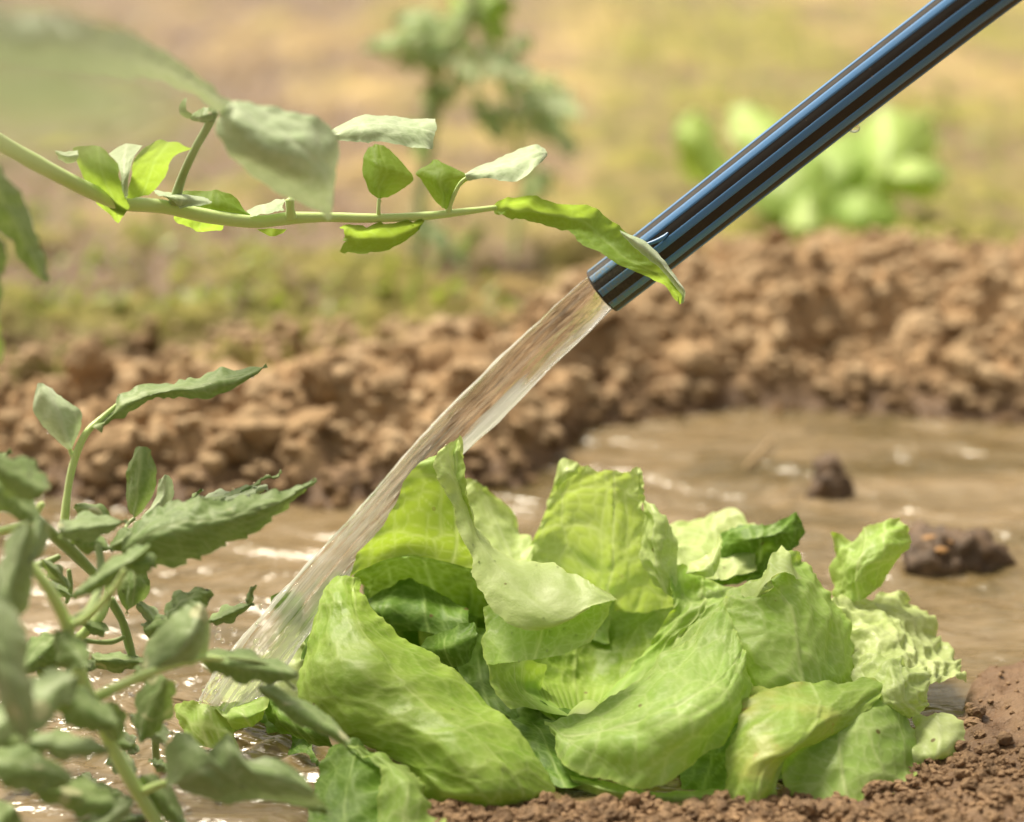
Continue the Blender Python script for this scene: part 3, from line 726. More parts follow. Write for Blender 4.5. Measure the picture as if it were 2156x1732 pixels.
# tall centre leaf running down into the heart
LF(pale, [[(1172,1000,4.4),(1236,990,4),(1296,992,4),(1345,1002,3.4)],
 [(1148,1078,5),(1220,1068,4.8),(1300,1072,4.6),(1364,1082,3.4)],
 [(1108,1160,5),(1205,1160,5.2),(1300,1168,5.6),(1402,1150,4)],
 [(1078,1240,4),(1185,1248,5),(1300,1258,6),(1448,1240,4.4)],
 [(1074,1330,3.6),(1175,1338,5.6),(1285,1348,6.6),(1450,1330,4.8)],
 [(1088,1420,2.2),(1175,1428,4.2),(1265,1430,4.9),(1420,1405,3.0)],
 [(1120,1482,.6),(1185,1490,1.4),(1255,1492,1.6),(1372,1462,1.4)],
 [(1165,1515,-1),(1205,1518,-.6),(1245,1520,-.6),(1310,1512,-1)]], blis=1.0, und=2.2, ruf=1.2, cell=1.1, lat=1.9, midw=1.0, mid=.52, ribs=4.6, nrib=17, curve=1.0)
LF(pale, [[(1172,1000,4.3),(1180,974,4.0),(1215,972,4.0),(1224,988,4.2)],[(1170,1014,4.2),(1186,996,3.6),(1208,994,3.6),(1216,1002,4)],[(1168,1034,4.4),(1180,1022,4),(1195,1012,4),(1205,1006,4.2)]], blis=.3, cell=.6, lat=.8, ser=.8, step=.6)
LF(pale, [[(1330,996,3.4),(1340,982,3.0),(1354,984,3.0)],[(1338,1014,3.2),(1345,1004,2.8),(1357,1004,3.0)],[(1344,1050,3.2),(1351,1044,3),(1358,1050,3.2)]], blis=.2, cell=.6, lat=.8, ser=.6, step=.6)
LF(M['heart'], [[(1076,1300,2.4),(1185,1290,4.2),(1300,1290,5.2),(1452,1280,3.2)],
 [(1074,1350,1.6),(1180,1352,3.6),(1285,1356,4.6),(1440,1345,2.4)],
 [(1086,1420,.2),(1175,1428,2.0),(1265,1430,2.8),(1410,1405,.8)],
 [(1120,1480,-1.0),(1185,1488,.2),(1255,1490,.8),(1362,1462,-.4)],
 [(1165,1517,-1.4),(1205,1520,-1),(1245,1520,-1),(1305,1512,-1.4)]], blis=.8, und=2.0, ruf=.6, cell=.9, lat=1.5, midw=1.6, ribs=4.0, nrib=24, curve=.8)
# curl on its right margin
LF(pale, [[(1350,1056,3.2),(1360,1056,2.8),(1374,1078,2.8)],
 [(1356,1100,3.2),(1384,1092,1.9),(1417,1108,2.8)],
 [(1350,1150,3.2),(1386,1150,1.6),(1426,1150,2.4)],
 [(1352,1192,2.8),(1390,1196,1.6),(1424,1186,2.4)],
 [(1372,1236,2.4),(1404,1252,1.6),(1446,1268,2)]], blis=.8, ruf=.7, cell=.8, lat=1.1)
# inner right leaf
LF(let, [[(1404,1188,2.2),(1452,1192,3),(1500,1228,3),(1560,1236,2.4)],
 [(1414,1250,1.2),(1450,1248,2.4),(1500,1254,2.4),(1556,1246,1.6)],
 [(1404,1300,1.2),(1450,1292,.8),(1505,1276,1),(1544,1258,.8)],
 [(1330,1400,1.6),(1400,1370,.8),(1458,1332,.3),(1512,1288,0)],
 [(1270,1470,1),(1330,1460,0),(1400,1420,-.6),(1470,1350,-1)]], blis=.9, ruf=.8, midw=1.5, ribs=1.6, nrib=7)
LF(pale, [[(1398,1100,7),(1470,1086,7.6),(1546,1071,7.6),(1562,1102,7)],
 [(1408,1130,5.4),(1480,1120,6.4),(1545,1124,6.4),(1600,1112,6)],
 [(1412,1170,4),(1470,1165,4.6),(1515,1170,5),(1590,1150,5)],
 [(1424,1222,2.8),(1470,1222,3),(1530,1222,3.5),(1590,1202,4)]], blis=.8, ruf=1)
LF(dark, [[(1512,1122,5.4),(1560,1106,4.8),(1622,1097,4.4),(1684,1077,3.8)],
 [(1514,1152,5),(1570,1140,4),(1632,1130,3.8),(1696,1122,3.8)],
 [(1508,1192,4.6),(1560,1190,5),(1620,1180,4.6),(1672,1165,4)],
 [(1478,1232,3.4),(1540,1232,4),(1610,1222,4),(1662,1212,3.4)]], blis=1.1, ruf=1, cell=.9)
LF(pale, [[(1442,1180,2.6),(1478,1168,2.8),(1508,1134,3)],[(1452,1202,2),(1486,1190,2),(1520,1162,2.6)],[(1470,1216,2),(1500,1214,2),(1514,1190,2.4)]], blis=.6, cell=.7, lat=.9, ser=.9)
# standing right leaf, back-lit
LF(let, [[(1532,1238,.2),(1590,1216,0),(1645,1162,.8),(1682,1162,1.4)],
 [(1518,1272,-.5),(1590,1256,-1.2),(1668,1214,-.3),(1738,1236,1)],
 [(1500,1320,-1),(1590,1310,-2),(1700,1290,-1.4),(1784,1304,.6)],
 [(1510,1380,-1.6),(1600,1370,-2.8),(1710,1360,-2.2),(1808,1386,.2)],
 [(1530,1450,-2),(1620,1440,-3.2),(1720,1440,-2.8),(1816,1440,-.2)],
 [(1550,1520,-2.5),(1640,1510,-3.2),(1730,1500,-3.2),(1806,1482,-.8)]], blis=1.0, ruf=.8, cell=1.25, lat=1.9, mid=.45)
LF(pale, [[(1566,1250,-.4),(1600,1215,-.6),(1646,1156,.6)],[(1582,1264,-1.2),(1625,1226,-1.4),(1666,1174,0)],[(1600,1256,-1.4),(1640,1214,-1.5),(1684,1220,-.3)]], blis=.3, cell=.8, lat=1.2)
# front centre cup
LF(let, [[(1146,1508,-3),(1150,1522,-3.6),(1158,1546,-4)],
 [(1215,1506,-3.2),(1196,1550,-5),(1188,1608,-5.5)],
 [(1285,1475,-3),(1282,1550,-6),(1282,1642,-6.3)],
 [(1350,1422,-3),(1375,1520,-6.6),(1372,1656,-6.9)],
 [(1398,1374,-2.8),(1468,1490,-6.6),(1465,1612,-6.6)],
 [(1462,1338,-2),(1530,1450,-5.6),(1546,1544,-5.4)],
 [(1526,1272,-1),(1575,1380,-3.8),(1588,1440,-3.8)]], blis=.7, ruf=.5, cell=1.3, lat=2, mid=.6, base_end=False, und=1.4)
# spotted right front leaf
LF(spot, [[(1570,1444,-3),(1640,1440,-3.5),(1740,1440,-3.5),(1838,1430,-2.5)],
 [(1572,1488,-4.6),(1650,1478,-5),(1750,1474,-4.7),(1857,1452,-3.4)],
 [(1552,1530,-5.6),(1640,1520,-6.2),(1730,1510,-5.7),(1824,1496,-4.2)],
 [(1540,1570,-6.1),(1620,1568,-7),(1690,1560,-6.7),(1756,1540,-5)],
 [(1532,1630,-6.6),(1580,1620,-7.4),(1625,1612,-7.3),(1658,1594,-6.2)],
 [(1526,1690,-7.1),(1570,1692,-7.7),(1612,1682,-7.6),(1642,1670,-6.9)],
 [(1540,1716,-7.4),(1570,1724,-7.8),(1600,1720,-7.7),(1628,1702,-7.2)]], blis=.5, ruf=.8, cell=1.3, lat=2.4, ser=.6)
# round right front leaf
LF(let, [[(1700,1450,-3.5),(1780,1448,-3),(1850,1440,-2.5),(1882,1470,-2)],
 [(1660,1540,-5),(1750,1520,-4.6),(1850,1500,-4.2),(1922,1530,-3.2)],
 [(1640,1610,-5.8),(1740,1600,-6),(1850,1580,-5.5),(1937,1600,-4.2)],
 [(1660,1660,-6.4),(1750,1660,-6.8),(1840,1650,-6.4),(1916,1652,-5.6)],
 [(1700,1706,-7.2),(1760,1716,-7.5),(1830,1700,-7.2),(1886,1672,-6.4)]], blis=.7, cell=1.5, lat=2.2, mid=.4, ruf=.7)
# pale blistered leaf lying out to the right
LF(pale, [[(1744,1262,2),(1800,1256,3.4),(1870,1238,4.4),(1900,1242,4.4)],
 [(1762,1310,1),(1830,1300,1.6),(1900,1288,3),(1950,1298,4)],
 [(1788,1370,0),(1860,1350,.2),(1930,1346,2),(1990,1340,3.2)],
 [(1800,1420,-1),(1870,1398,-1),(1950,1398,.6),(2016,1400,2.2)],
 [(1812,1476,-2.2),(1890,1452,-2),(1960,1440,-.4),(2036,1432,1.2)]], blis=1.6, ruf=1.8, cell=.85, lat=1.3, und=2.2, ser=.9)
LF(pale, [[(1812,1384,-1.4),(1870,1382,-1.8),(1952,1402,-.8)],[(1820,1432,-2.2),(1885,1420,-3.2),(1954,1436,-2)],[(1842,1486,-3.2),(1890,1482,-3.8),(1952,1470,-2.6)],[(1900,1512,-2.6),(1925,1512,-2.8),(1950,1486,-2.4)]], blis=1.3, ruf=1.2, cell=.8, lat=1.2)
LF(let, [[(1756,1128,5),(1800,1134,4.5),(1852,1096,4),(1890,1087,4)],[(1752,1180,5),(1800,1170,3.2),(1870,1140,2.8),(1916,1146,3.5)],[(1748,1230,4.5),(1790,1222,2.8),(1850,1200,2.8),(1886,1186,3.5)],[(1756,1264,4),(1790,1268,3),(1830,1262,3),(1862,1232,3.5)]], blis=1.1, ruf=1, cell=1.0, ser=.8)
LF(pale, [[(1920,1512,-2),(1960,1506,-2),(2000,1504,-2)],[(1922,1560,-3.2),(1980,1550,-3.8),(2029,1552,-3.2)],[(1920,1590,-4),(1980,1586,-4.5),(2022,1588,-4)],[(1926,1622,-4.1),(1965,1612,-4.3),(1990,1622,-4.2)]], blis=.6, ruf=.8, ser=.7)
# back left bright leaf
LF(pale, [[(978,1012,6),(1000,1010,6),(1014,1022,6)],[(985,1060,5.4),(1035,1056,6),(1072,1072,6)],[(1000,1110,4.8),(1060,1108,5.5),(1096,1118,6)],[(1028,1168,4),(1080,1160,5),(1122,1142,5.5)],[(1048,1210,3),(1090,1205,4),(1116,1196,4.5)]], blis=.5, ruf=.8, ser=.8)
# lower left leaves
LF(dark, [[(698,1572,-5),(740,1562,-5.5),(810,1590,-6)],[(672,1630,-6.2),(740,1630,-7.2),(815,1640,-7.2)],[(652,1700,-7.4),(740,1695,-8.2),(815,1690,-8)],[(640,1760,-8.8),(740,1760,-9.2),(820,1750,-9)]], blis=.5)
LF(let, [[(730,1568,-5.8),(790,1582,-6.6),(852,1606,-6.2)],[(798,1612,-7.4),(850,1628,-8),(892,1660,-7.2)],[(802,1672,-8.1),(860,1672,-8.9),(918,1694,-7.8)],[(788,1728,-8.8),(860,1732,-9.4),(935,1735,-8.8)],[(800,1775,-9.8),(870,1775,-10),(930,1770,-9.8)]], blis=.4, ruf=1)
LF(dark, [[(690,1214,1.8),(716,1206,1.4),(748,1236,.6)],[(640,1280,1.8),(668,1268,1),(704,1268,.2)],[(630,1340,1),(660,1330,0),(694,1340,-.8)],[(626,1410,.4),(650,1410,-.8),(690,1420,-1.8)]], blis=.5)
LF(pale, [[(590,1330,1),(622,1318,.8),(642,1345,.4)],[(556,1372,.8),(600,1370,.2),(646,1392,-.4)],[(498,1422,.6),(570,1422,-.4),(642,1452,-1.2)],[(436,1474,-.4),(540,1482,-1.6),(642,1524,-2.6)]], blis=.5)
LF(let, [[(374,1488,-1.4),(420,1486,-2),(484,1512,-2.4)],[(384,1522,-1.8),(430,1526,-2.6),(494,1546,-3)],[(394,1566,-2.4),(440,1574,-2.8),(502,1586,-3.2)]], blis=.6)
LF(let, [[(444,1492,-2),(490,1484,-2.4),(558,1468,-2.2)],[(468,1512,-3),(518,1506,-3.5),(560,1490,-3)],[(500,1536,-3.1),(530,1534,-3.4),(556,1520,-3)]], blis=.4)
LF(dark, [[(558,1470,-2),(610,1482,-2.8),(646,1500,-3)],[(560,1510,-2.4),(610,1530,-3.2),(690,1550,-4)],[(580,1540,-2.4),(640,1560,-3),(705,1580,-4)]], blis=.6)
LF(dark, [[(570,1255,1.6),(600,1246,1.4),(640,1262,1.2)],[(580,1290,1.4),(610,1290,1),(640,1300,.8)],[(600,1330,1.2),(625,1330,.8),(645,1340,.6)]], blis=.4)
LF(dark, [[(480,1500,0),(560,1500,0),(640,1480,0)],[(470,1580,-1.5),(560,1590,-2),(660,1580,-3)],[(520,1640,-3.4),(600,1650,-4),(700,1640,-4.6)]], blis=.6)
# bases between the front leaves
LF(let, [[(1200,1622,-4.6),(1300,1650,-5.0),(1440,1662,-5.2),(1530,1660,-5.2)],[(1202,1638,-5.6),(1300,1664,-6.4),(1440,1676,-6.5),(1530,1676,-6.4)],[(1206,1662,-5.5),(1300,1684,-6.4),(1430,1694,-6.6),(1530,1694,-6.4)]], blis=.2, ruf=.2, ser=.2)
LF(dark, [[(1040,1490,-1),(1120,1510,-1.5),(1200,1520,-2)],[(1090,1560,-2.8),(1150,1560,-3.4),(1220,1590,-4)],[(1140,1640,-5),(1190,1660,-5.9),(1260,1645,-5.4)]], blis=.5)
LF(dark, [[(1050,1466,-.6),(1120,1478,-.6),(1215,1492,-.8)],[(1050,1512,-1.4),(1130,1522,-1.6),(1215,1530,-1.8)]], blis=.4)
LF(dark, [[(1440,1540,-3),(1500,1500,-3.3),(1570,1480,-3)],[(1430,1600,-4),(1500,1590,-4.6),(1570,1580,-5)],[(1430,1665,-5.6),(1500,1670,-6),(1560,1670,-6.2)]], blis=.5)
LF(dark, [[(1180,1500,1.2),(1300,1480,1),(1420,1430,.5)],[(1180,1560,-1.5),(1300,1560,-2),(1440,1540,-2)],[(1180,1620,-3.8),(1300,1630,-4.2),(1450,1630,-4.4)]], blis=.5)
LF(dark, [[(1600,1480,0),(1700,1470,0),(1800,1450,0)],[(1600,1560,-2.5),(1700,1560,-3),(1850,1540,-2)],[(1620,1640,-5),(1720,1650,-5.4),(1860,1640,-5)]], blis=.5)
LF(dark, [[(770,1185,7.5),(880,1140,9.5),(960,1130,9.5),(1060,1185,8)],[(770,1300,6.5),(880,1280,9),(980,1280,9),(1080,1300,7)],[(800,1420,5.5),(900,1420,6),(980,1420,6),(1080,1430,5)]], blis=.6)  # unseen backing leaf added to keep sun out of the cave
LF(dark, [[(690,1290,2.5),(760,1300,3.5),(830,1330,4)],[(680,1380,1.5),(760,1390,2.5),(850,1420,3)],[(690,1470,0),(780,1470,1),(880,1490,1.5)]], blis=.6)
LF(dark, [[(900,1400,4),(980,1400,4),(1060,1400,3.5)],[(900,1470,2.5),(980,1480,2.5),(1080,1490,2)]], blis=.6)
# leaves on the far side, seen between the others
for (a, b_, d1, d2) in [((1100,1230),(1300,1090),6,10), ((1300,1260),(1480,1150),6,10), ((880,1290),(1010,1180),5,9), ((1560,1300),(1740,1230),3,7)]:
    x0, y0 = a; x1, y1 = b_
    LF(let, [[(x0,y1+60,d2),((x0+x1)/2,y1+44,d2+1),(x1,y1+60,d2)],[(x0,y0,d1+1),((x0+x1)/2,y0-10,d1+2),(x1,y0,d1+1)],[(x0+20,y0+120,d1-2),((x0+x1)/2,y0+120,d1-1),(x1-20,y0+120,d1-2)]], blis=.8)
tube('stalk', LT, pale, [(1232,1600,-1.5),(1235,1540,-1),(1240,1500,.2)], [60,55,30], ns=20)

# ------------------------------------------------------------------ tomato foliage
def tleaf(parent, mat, base, tip, hw, fold=0.6, bend=0.0, lobes=0.2, ser=.5, jag=0.7, asym=0.0, nrow=9, sag=0, tilt=1.0, **kw):
    b = np.array(base, float); t = np.array(tip, float); d = t[:2]-b[:2]; L = np.hypot(*d); n_ = np.array([-d[1], d[0]])/L
    rows = []
    for i in range(nrow):
        v = i/(nrow-1)
        wv = hw*0.9*(math.sin(math.pi*min(1, (v*0.96+0.02))**0.75)**0.85)
        if lobes: wv *= 1+lobes*math.sin(v*math.pi*5.2+0.6)*(1-0.5*v)
        wv = max(wv, 1.2)
        c = b*(1-v)+t*v; off = bend*math.sin(math.pi*v)
        r = []
        for u in (-1, -0.55, 0, 0.55, 1):
            q = c[:2]+n_*(u*wv*(1+asym*u)+off)
            zc = c[2]-tilt*(q[1]-(b[1]*(1-v)+t[1]*v))*K*(D0+c[2]*.01)*100+fold*(abs(u)**1.4)*wv/max(hw, 1)+sag*math.sin(math.pi*v)
            r.append((q[0], q[1], zc))
        rows.append(r)
    kk = dict(blis=.3, ruf=.35, und=.7, cell=.7, lat=.8, ser=ser, jag=jag, base_end=False, step=.8); kk.update(kw)
    return leaf(parent, mat, rows, **kk)

glow, tpale, tom = M['tomglow'], M['tompale'], M['tom']
TB = empty('tomato_branch', tuple(pt(-200, 190, -9)), 'tomato branch with small bright leaves reaching across from the left to the hose end', 'tomato branch')
tube('stem', TB, M['stem'], [(-320,120,-11),(-120,235,-9),(0,302,-7),(100,357,-6),(200,407,-5),(262,428,-4.2),(345,436,-3.4),(440,456,-2.6),(540,467,-2),(612,460,-1.6),(690,458,-1.2),(790,460,-.8),(900,455,-.4),(980,446,-.2),(1044,438,0)],
     [20,19,17.5,17,16.5,16,15,14.5,14,13.5,10.5,9.5,9,7.5,5.5], ns=20, wob=.05)
def BL(mat, rows, **kw):
    k = dict(blis=.3, ruf=.3, und=.6, cell=.6, lat=.75, ser=.35, base_end=False, step=.7); k.update(kw); return leaf(TB, mat, rows, **k)
BL(glow, [[(1040,431,0),(1043,438,0),(1041,446,0)],[(1092,415,-.3),(1100,440,.1),(1092,462,-.3)],[(1170,424,-.6),(1165,452,-.1),(1150,476,-.6)],[(1248,438,-1.1),(1225,470,-.6),(1198,490,-1)],
 [(1308,478,-1.7),(1280,505,-1.4),(1234,522,-1.7)],[(1352,524,-2.1),(1335,545,-2.1),(1298,553,-2.2)],[(1402,562,-2.3),(1388,577,-2.4),(1358,583,-2.3)],[(1434,606,-2.1),(1424,618,-2.2),(1404,612,-2)],[(1438,632,-1.9),(1432,642,-1.9),(1424,636,-1.8)]], ruf=.5, blis=.4)
BL(tpale, [[(1303,487,-2.2),(1308,492,-2.3),(1314,500,-2.2)],[(1342,503,-2.3),(1345,514,-2.6),(1346,526,-2.3)],[(1388,537,-2.4),(1387,549,-2.8),(1382,560,-2.5)],[(1426,578,-2.3),(1421,588,-2.7),(1412,597,-2.4)],[(1443,612,-2.1),(1440,618,-2.3),(1434,622,-2.1)],[(1442,636,-1.9),(1438,640,-2),(1432,640,-1.9)]], ser=.15)
BL(glow, [[(716,474,-1),(722,500,-.8),(714,534,-1.4)],[(762,472,-1),(770,505,-.6),(746,538,-1.4)],[(830,470,-.8),(832,498,-.4),(815,528,-1)],[(878,468,-.6),(876,480,-.4),(860,500,-.8)],[(894,466,-.5),(892,469,-.5),(889,474,-.5)]], jag=.6, mid=.1)
BL(glow, [[(794,422,-.8),(798,423,-.9),(801,421,-.8)],[(772,400,-.6),(798,396,-1.1),(834,408,-.6)],[(763,362,-.4),(802,358,-1),(868,378,-.4)],[(764,332,-.2),(796,332,-.6),(848,345,-.2)],[(776,310,.1),(795,304,0),(815,309,.1)]])
tube('petiole', TB, M['stem'], [(797,458,-.8),(797,440,-.9),(798,420,-.9)], [5,4,4], ns=8)
BL(glow, [[(934,440,-.4),(940,443,-.4),(948,440,-.4)],[(908,412,-.3),(938,412,-.9),(958,418,-.4)],[(886,382,-.2),(926,380,-.8),(972,392,-.4)],[(874,364,-.1),(924,355,-.4),(986,372,-.4)],[(900,345,.1),(915,335,.1),(932,346,.1)]], ser=.2)
tube('petiole', TB, M['stem'], [(942,452,-.3),(950,425,-.5),(968,388,-.7),(984,373,-.7)], [7,5,4,3], ns=8)
BL(tpale, [[(980,368,-.7),(982,371,-.8),(985,375,-.7)],[(1030,348,-.2),(1035,364,-1),(1042,383,-1.3)],[(1080,322,.2),(1088,345,-.8),(1100,374,-1.3)],[(1128,305,.4),(1133,325,-.4),(1132,350,-.9)],[(1154,312,.4),(1155,318,.2),(1150,328,.1)]], ser=.5)
BL(tpale, [[(690,279,-1.6),(692,283,-1.7),(695,291,-1.7)],[(748,252,-.8),(752,272,-1.8),(762,297,-2)],[(804,244,-.5),(812,268,-1.7),(832,302,-2)],[(870,250,-.5),(876,276,-1.6),(888,309,-2)],[(914,254,-.7),(922,280,-1.2),(908,311,-1.6)]], ser=.6)
tube('petiole', TB, M['stem'], [(615,458,-1.6),(612,425,-1.8),(645,340,-1.6),(692,283,-1.7)], [9,7,5,4], ns=10)
BL(glow, [[(152,318,-5),(205,305,-5.2),(246,342,-5.4)],[(165,350,-5),(210,350,-5.6),(252,380,-5.8)],[(190,402,-4.6),(225,400,-5.2),(256,412,-5.4)],[(204,432,-4.2),(236,436,-4.6),(270,440,-4.8)],[(238,464,-3.8),(248,472,-3.8),(264,456,-4.1)]])
BL(tpale, [[(112,316,-5),(120,322,-5.3),(128,336,-5)],[(132,322,-5.2),(136,330,-5.5),(142,342,-5.2)],[(160,320,-5.2),(160,330,-5.4),(156,340,-5.2)]], step=.5)
BL(glow, [[(298,314,-5.2),(336,295,-5.4),(370,300,-5.4),(398,311,-5.2)],[(280,345,-5.2),(320,332,-5),(362,330,-4.8)],[(274,380,-5),(310,372,-4.7),(346,370,-4.4)],[(271,414,-4.6),(292,414,-4.5),(316,416,-4.2)]])
BL(tpale, [[(229,324,-3.4),(262,305,-3.2),(301,308,-3.4)],[(246,342,-4.4),(263,342,-4.6),(282,332,-4.2)],[(254,372,-5.2),(263,374,-5.4),(272,370,-5.2)],[(253,414,-5),(262,416,-5.2),(271,413,-5)]], ser=.1, step=.5, ruf=.05)
tube('petiole', TB, M['stemd'], [(366,428,-3.4),(385,370,-3.8),(412,312,-4.5),(438,266,-5),(447,236,-5.2)], [12,9,8.5,9,14], ns=12)
BL(tom, [[(400,250,-5),(424,262,-5.2),(452,260,-5.2)],[(402,243,-5),(428,246,-5.8),(458,240,-5.4)],[(414,230,-5),(436,222,-5.4),(456,220,-5.2)]])
BL(tom, [[(377,213,-5),(386,211,-5)],[(376,235,-5),(392,230,-5.2)],[(394,250,-5),(406,242,-5.2)]])
BL(glow, [[(378,408,-2),(450,399,-2),(492,410,-2),(517,442,-2)],[(370,440,-2.4),(450,436,-2.6),(519,454,-2.2)],[(366,464,-1.8),(430,476,-2),(478,470,-1.8)],[(386,476,-1.6),(425,487,-1.6),(470,482,-1.6)]])
BL(tpale, [[(322,404,-3),(372,408,-3.2),(430,420,-3)],[(330,410,-3.6),(376,416,-4),(445,424,-3.4)],[(350,418,-3.8),(380,428,-4),(420,432,-3.8)]], ser=.8)
BL(tpale, [[(517,452,-1.4),(560,434,-1.6),(603,419,-1.4)],[(522,456,-2.2),(560,452,-2.6),(604,442,-2)]], ser=.9)
BL(glow, [[(543,480,-1),(572,478,-1),(605,478,-1)],[(552,488,-1),(575,494,-1),(600,486,-1)]], step=.6)
tube('stub', TB, M['stem'], [(613,458,-1.8),(611,440,-2),(610,421,-2.1)], [12,9,10], ns=10)
# ------------------------------------------------------------------ nearer shoot, upper left
TS = empty('tomato_shoot', tuple(pt(-300, -60, -48)), 'blurred tomato shoot close to the camera, its grey green leaf hanging above the branch', 'tomato shoot')
leaf(TS, tpale, [[(462,214,-13),(466,222,-13),(460,236,-13)],[(522,212,-12.6),(492,250,-13.6),(456,268,-13)],[(600,228,-12),(552,298,-13.6),(480,320,-13)],[(662,246,-11.6),(616,335,-13.2),(528,364,-12.4)],
 [(704,290,-11.4),(668,380,-12.4),(590,408,-11.8)],[(714,348,-11.4),(694,420,-11.8),(648,442,-11.4)],[(709,418,-11.2),(704,450,-11.2),(690,462,-11.2)]],
 blis=.5, ruf=.5, und=1.2, cell=.8, lat=1.0, base_end=False, ser=.5, mid=.42)
leaf(TS, tpale, [[(474,214,-13),(468,224,-13.2),(462,234,-13)],[(420,160,-16),(405,178,-16.5),(395,192,-16)],[(350,108,-20),(330,140,-21),(316,165,-20)],[(250,62,-26),(238,110,-27),(225,150,-26)],[(120,30,-34),(118,82,-35),(112,125,-34)],[(-20,8,-40),(-20,60,-41),(-20,100,-40)],[(-240,-80,-48),(-240,-50,-48),(-240,0,-48)]],
 blis=.3, ruf=.4, base_end=False)
leaf(TS, M['tompale'], [[(-400,0,-61),(-400,130,-61),(-400,260,-60)],[(-100,60,-61),(-100,170,-61),(-100,290,-60)],[(150,90,-61),(150,190,-61),(150,300,-60)],[(330,170,-61),(330,220,-61),(330,270,-60)],[(420,230,-60),(420,240,-60),(420,255,-60)]], blis=.2, base_end=False)
# ------------------------------------------------------------------ leaves at the left border
TE = empty('tomato_leaf', tuple(pt(-120, 340, -16)), 'blurred dark tomato leaflets hanging at the left border below the branch', 'tomato leaf')
tleaf(TE, tom, (-40,330,-16), (98,600,-15), 42, name='leaflet')
tleaf(TE, tom, (-60,440,-16), (-6,680,-16), 50, name='leaflet')
tube('petiole', TE, M['stemd'], [(-150,330,-16),(-90,330,-16),(-40,335,-16)], [8,8,6])

# ------------------------------------------------------------------ tomato plant lower left
TP = empty('tomato_plant', tuple(on_ground(330, 1790)), 'grey green tomato plant filling the lower left corner beside the lettuce', 'tomato plant')
def ST(path, rad, mat=None, name='stem'): return tube(name, TP, mat or M['stemd'], path, rad, ns=14, wob=.06)
ST([(20,1140,-13),(62,1185,-13),(105,1245,-13),(140,1315,-12.6),(168,1420,-12.2),(198,1490,-12),(240,1580,-11.6),(288,1665,-11.2),(350,1765,-10.8),(400,1850,-10.4)], [10,11,12,14,16,15,14,15,14,14], M['stem'])
ST([(70,1085,-8),(110,1125,-7),(150,1160,-6),(195,1205,-5),(215,1225,-4.5)], [10,12,13,11,8])
ST([(135,1110,-5),(142,1040,-5),(155,975,-5),(180,915,-5),(215,880,-4.6),(250,850,-4.4)], [10,8,8,8,6,4], M['stem'])
ST([(142,1312,-12.4),(185,1285,-11),(207,1240,-9.5),(212,1185,-8.5),(205,1150,-8)], [9,8,10,9,7])
ST([(150,1320,-12.6),(190,1295,-13),(240,1240,-13.4),(262,1200,-13.6)], [9,9,7,5], M['stem'])
ST([(80,1390,-6),(150,1355,-5.6),(205,1305,-5.4),(225,1265,-5),(230,1210,-5)], [8,10,11,9,8], M['stem'])
ST([(232,1262,-4.4),(258,1310,-4.2),(272,1360,-4),(283,1395,-4)], [10,9,10,7])
ST([(160,1345,-5.4),(200,1352,-5),(235,1352,-4.6),(262,1342,-4.4)], [6,5,6,5])
ST([(175,1395,-4),(230,1405,-4),(275,1400,-4),(288,1382,-4)], [7,7,7,5])
ST([(200,1470,-12),(250,1446,-12),(330,1412,-11.6),(420,1388,-11),(470,1388,-10.6)], [12,11,9,8,5], M['stem'])
ST([(300,1668,-11.2),(345,1650,-11.6),(395,1642,-12)], [10,8,6], M['stem'])
ST([(325,1500,-4.5),(327,1560,-4.2),(330,1630,-4),(332,1700,-6)], [8,8,8,9])
ST([(40,1200,-6),(90,1188,-6),(125,1172,-6)], [8,9,6])
ST([(145,1200,-5),(148,1240,-5),(140,1270,-5)], [5,6,4])
ST([(90,1060,-9),(60,1100,-9),(0,1120,-9)], [7,8,9], M['stem'])
ST([(90,1700,-4.5),(92,1740,-6),(96,1800,-8)], [22,22,22])
ST([(480,1385,-10.4),(560,1400,-10),(620,1450,-9.4)], [4,4,3])
def TL(mat, base, tip, hw, **kw): return tleaf(TP, mat, base, tip, hw, **kw)
def TR(mat, rows, **kw):
    k = dict(blis=.3, ruf=.35, und=.7, cell=.7, lat=.8, ser=.4, base_end=False, step=.8); k.update(kw); return leaf(TP, mat, rows, **k)
# the two-tone sprout leaf
TR(tom, [[(196,912,-4.8),(204,905,-5),(212,906,-4.8)],[(238,856,-4.4),(246,866,-4.8),(258,874,-4.6)],[(290,814,-4),(300,834,-4.8),(306,852,-4.6)],[(340,800,-3.6),(348,820,-4.6),(348,840,-4.4)],[(420,792,-3.4),(424,815,-4.4),(424,840,-4.2)],[(500,778,-3.2),(503,798,-4),(503,815,-4)],[(563,768,-3),(564,770,-3.1),(562,773,-3.1)]], ruf=1.0)
TR(tpale, [[(78,813,-5),(88,811,-5.2),(96,816,-5)],[(71,850,-5),(105,842,-5.5),(138,842,-5)],[(82,888,-5),(125,885,-5.6),(167,868,-5)],[(110,918,-5),(138,925,-5.4),(160,908,-5)],[(142,948,-5),(147,950,-5),(152,944,-5)]])
ST([(160,972,-5),(150,955,-5),(147,945,-5)], [6,5,4], M['stem'], 'petiole')
TR(tom, [[(284,948,-4.5),(300,944,-4.8),(315,949,-4.5)],[(270,998,-4.4),(300,996,-5),(330,990,-4.4)],[(265,1048,-4.2),(296,1050,-4.8),(323,1040,-4.2)],[(272,1086,-4.2),(283,1093,-4.3),(298,1082,-4.2)]])
ST([(283,1092,-4.3),(268,1105,-4.5),(262,1125,-5)], [4,4,4], None, 'petiole')
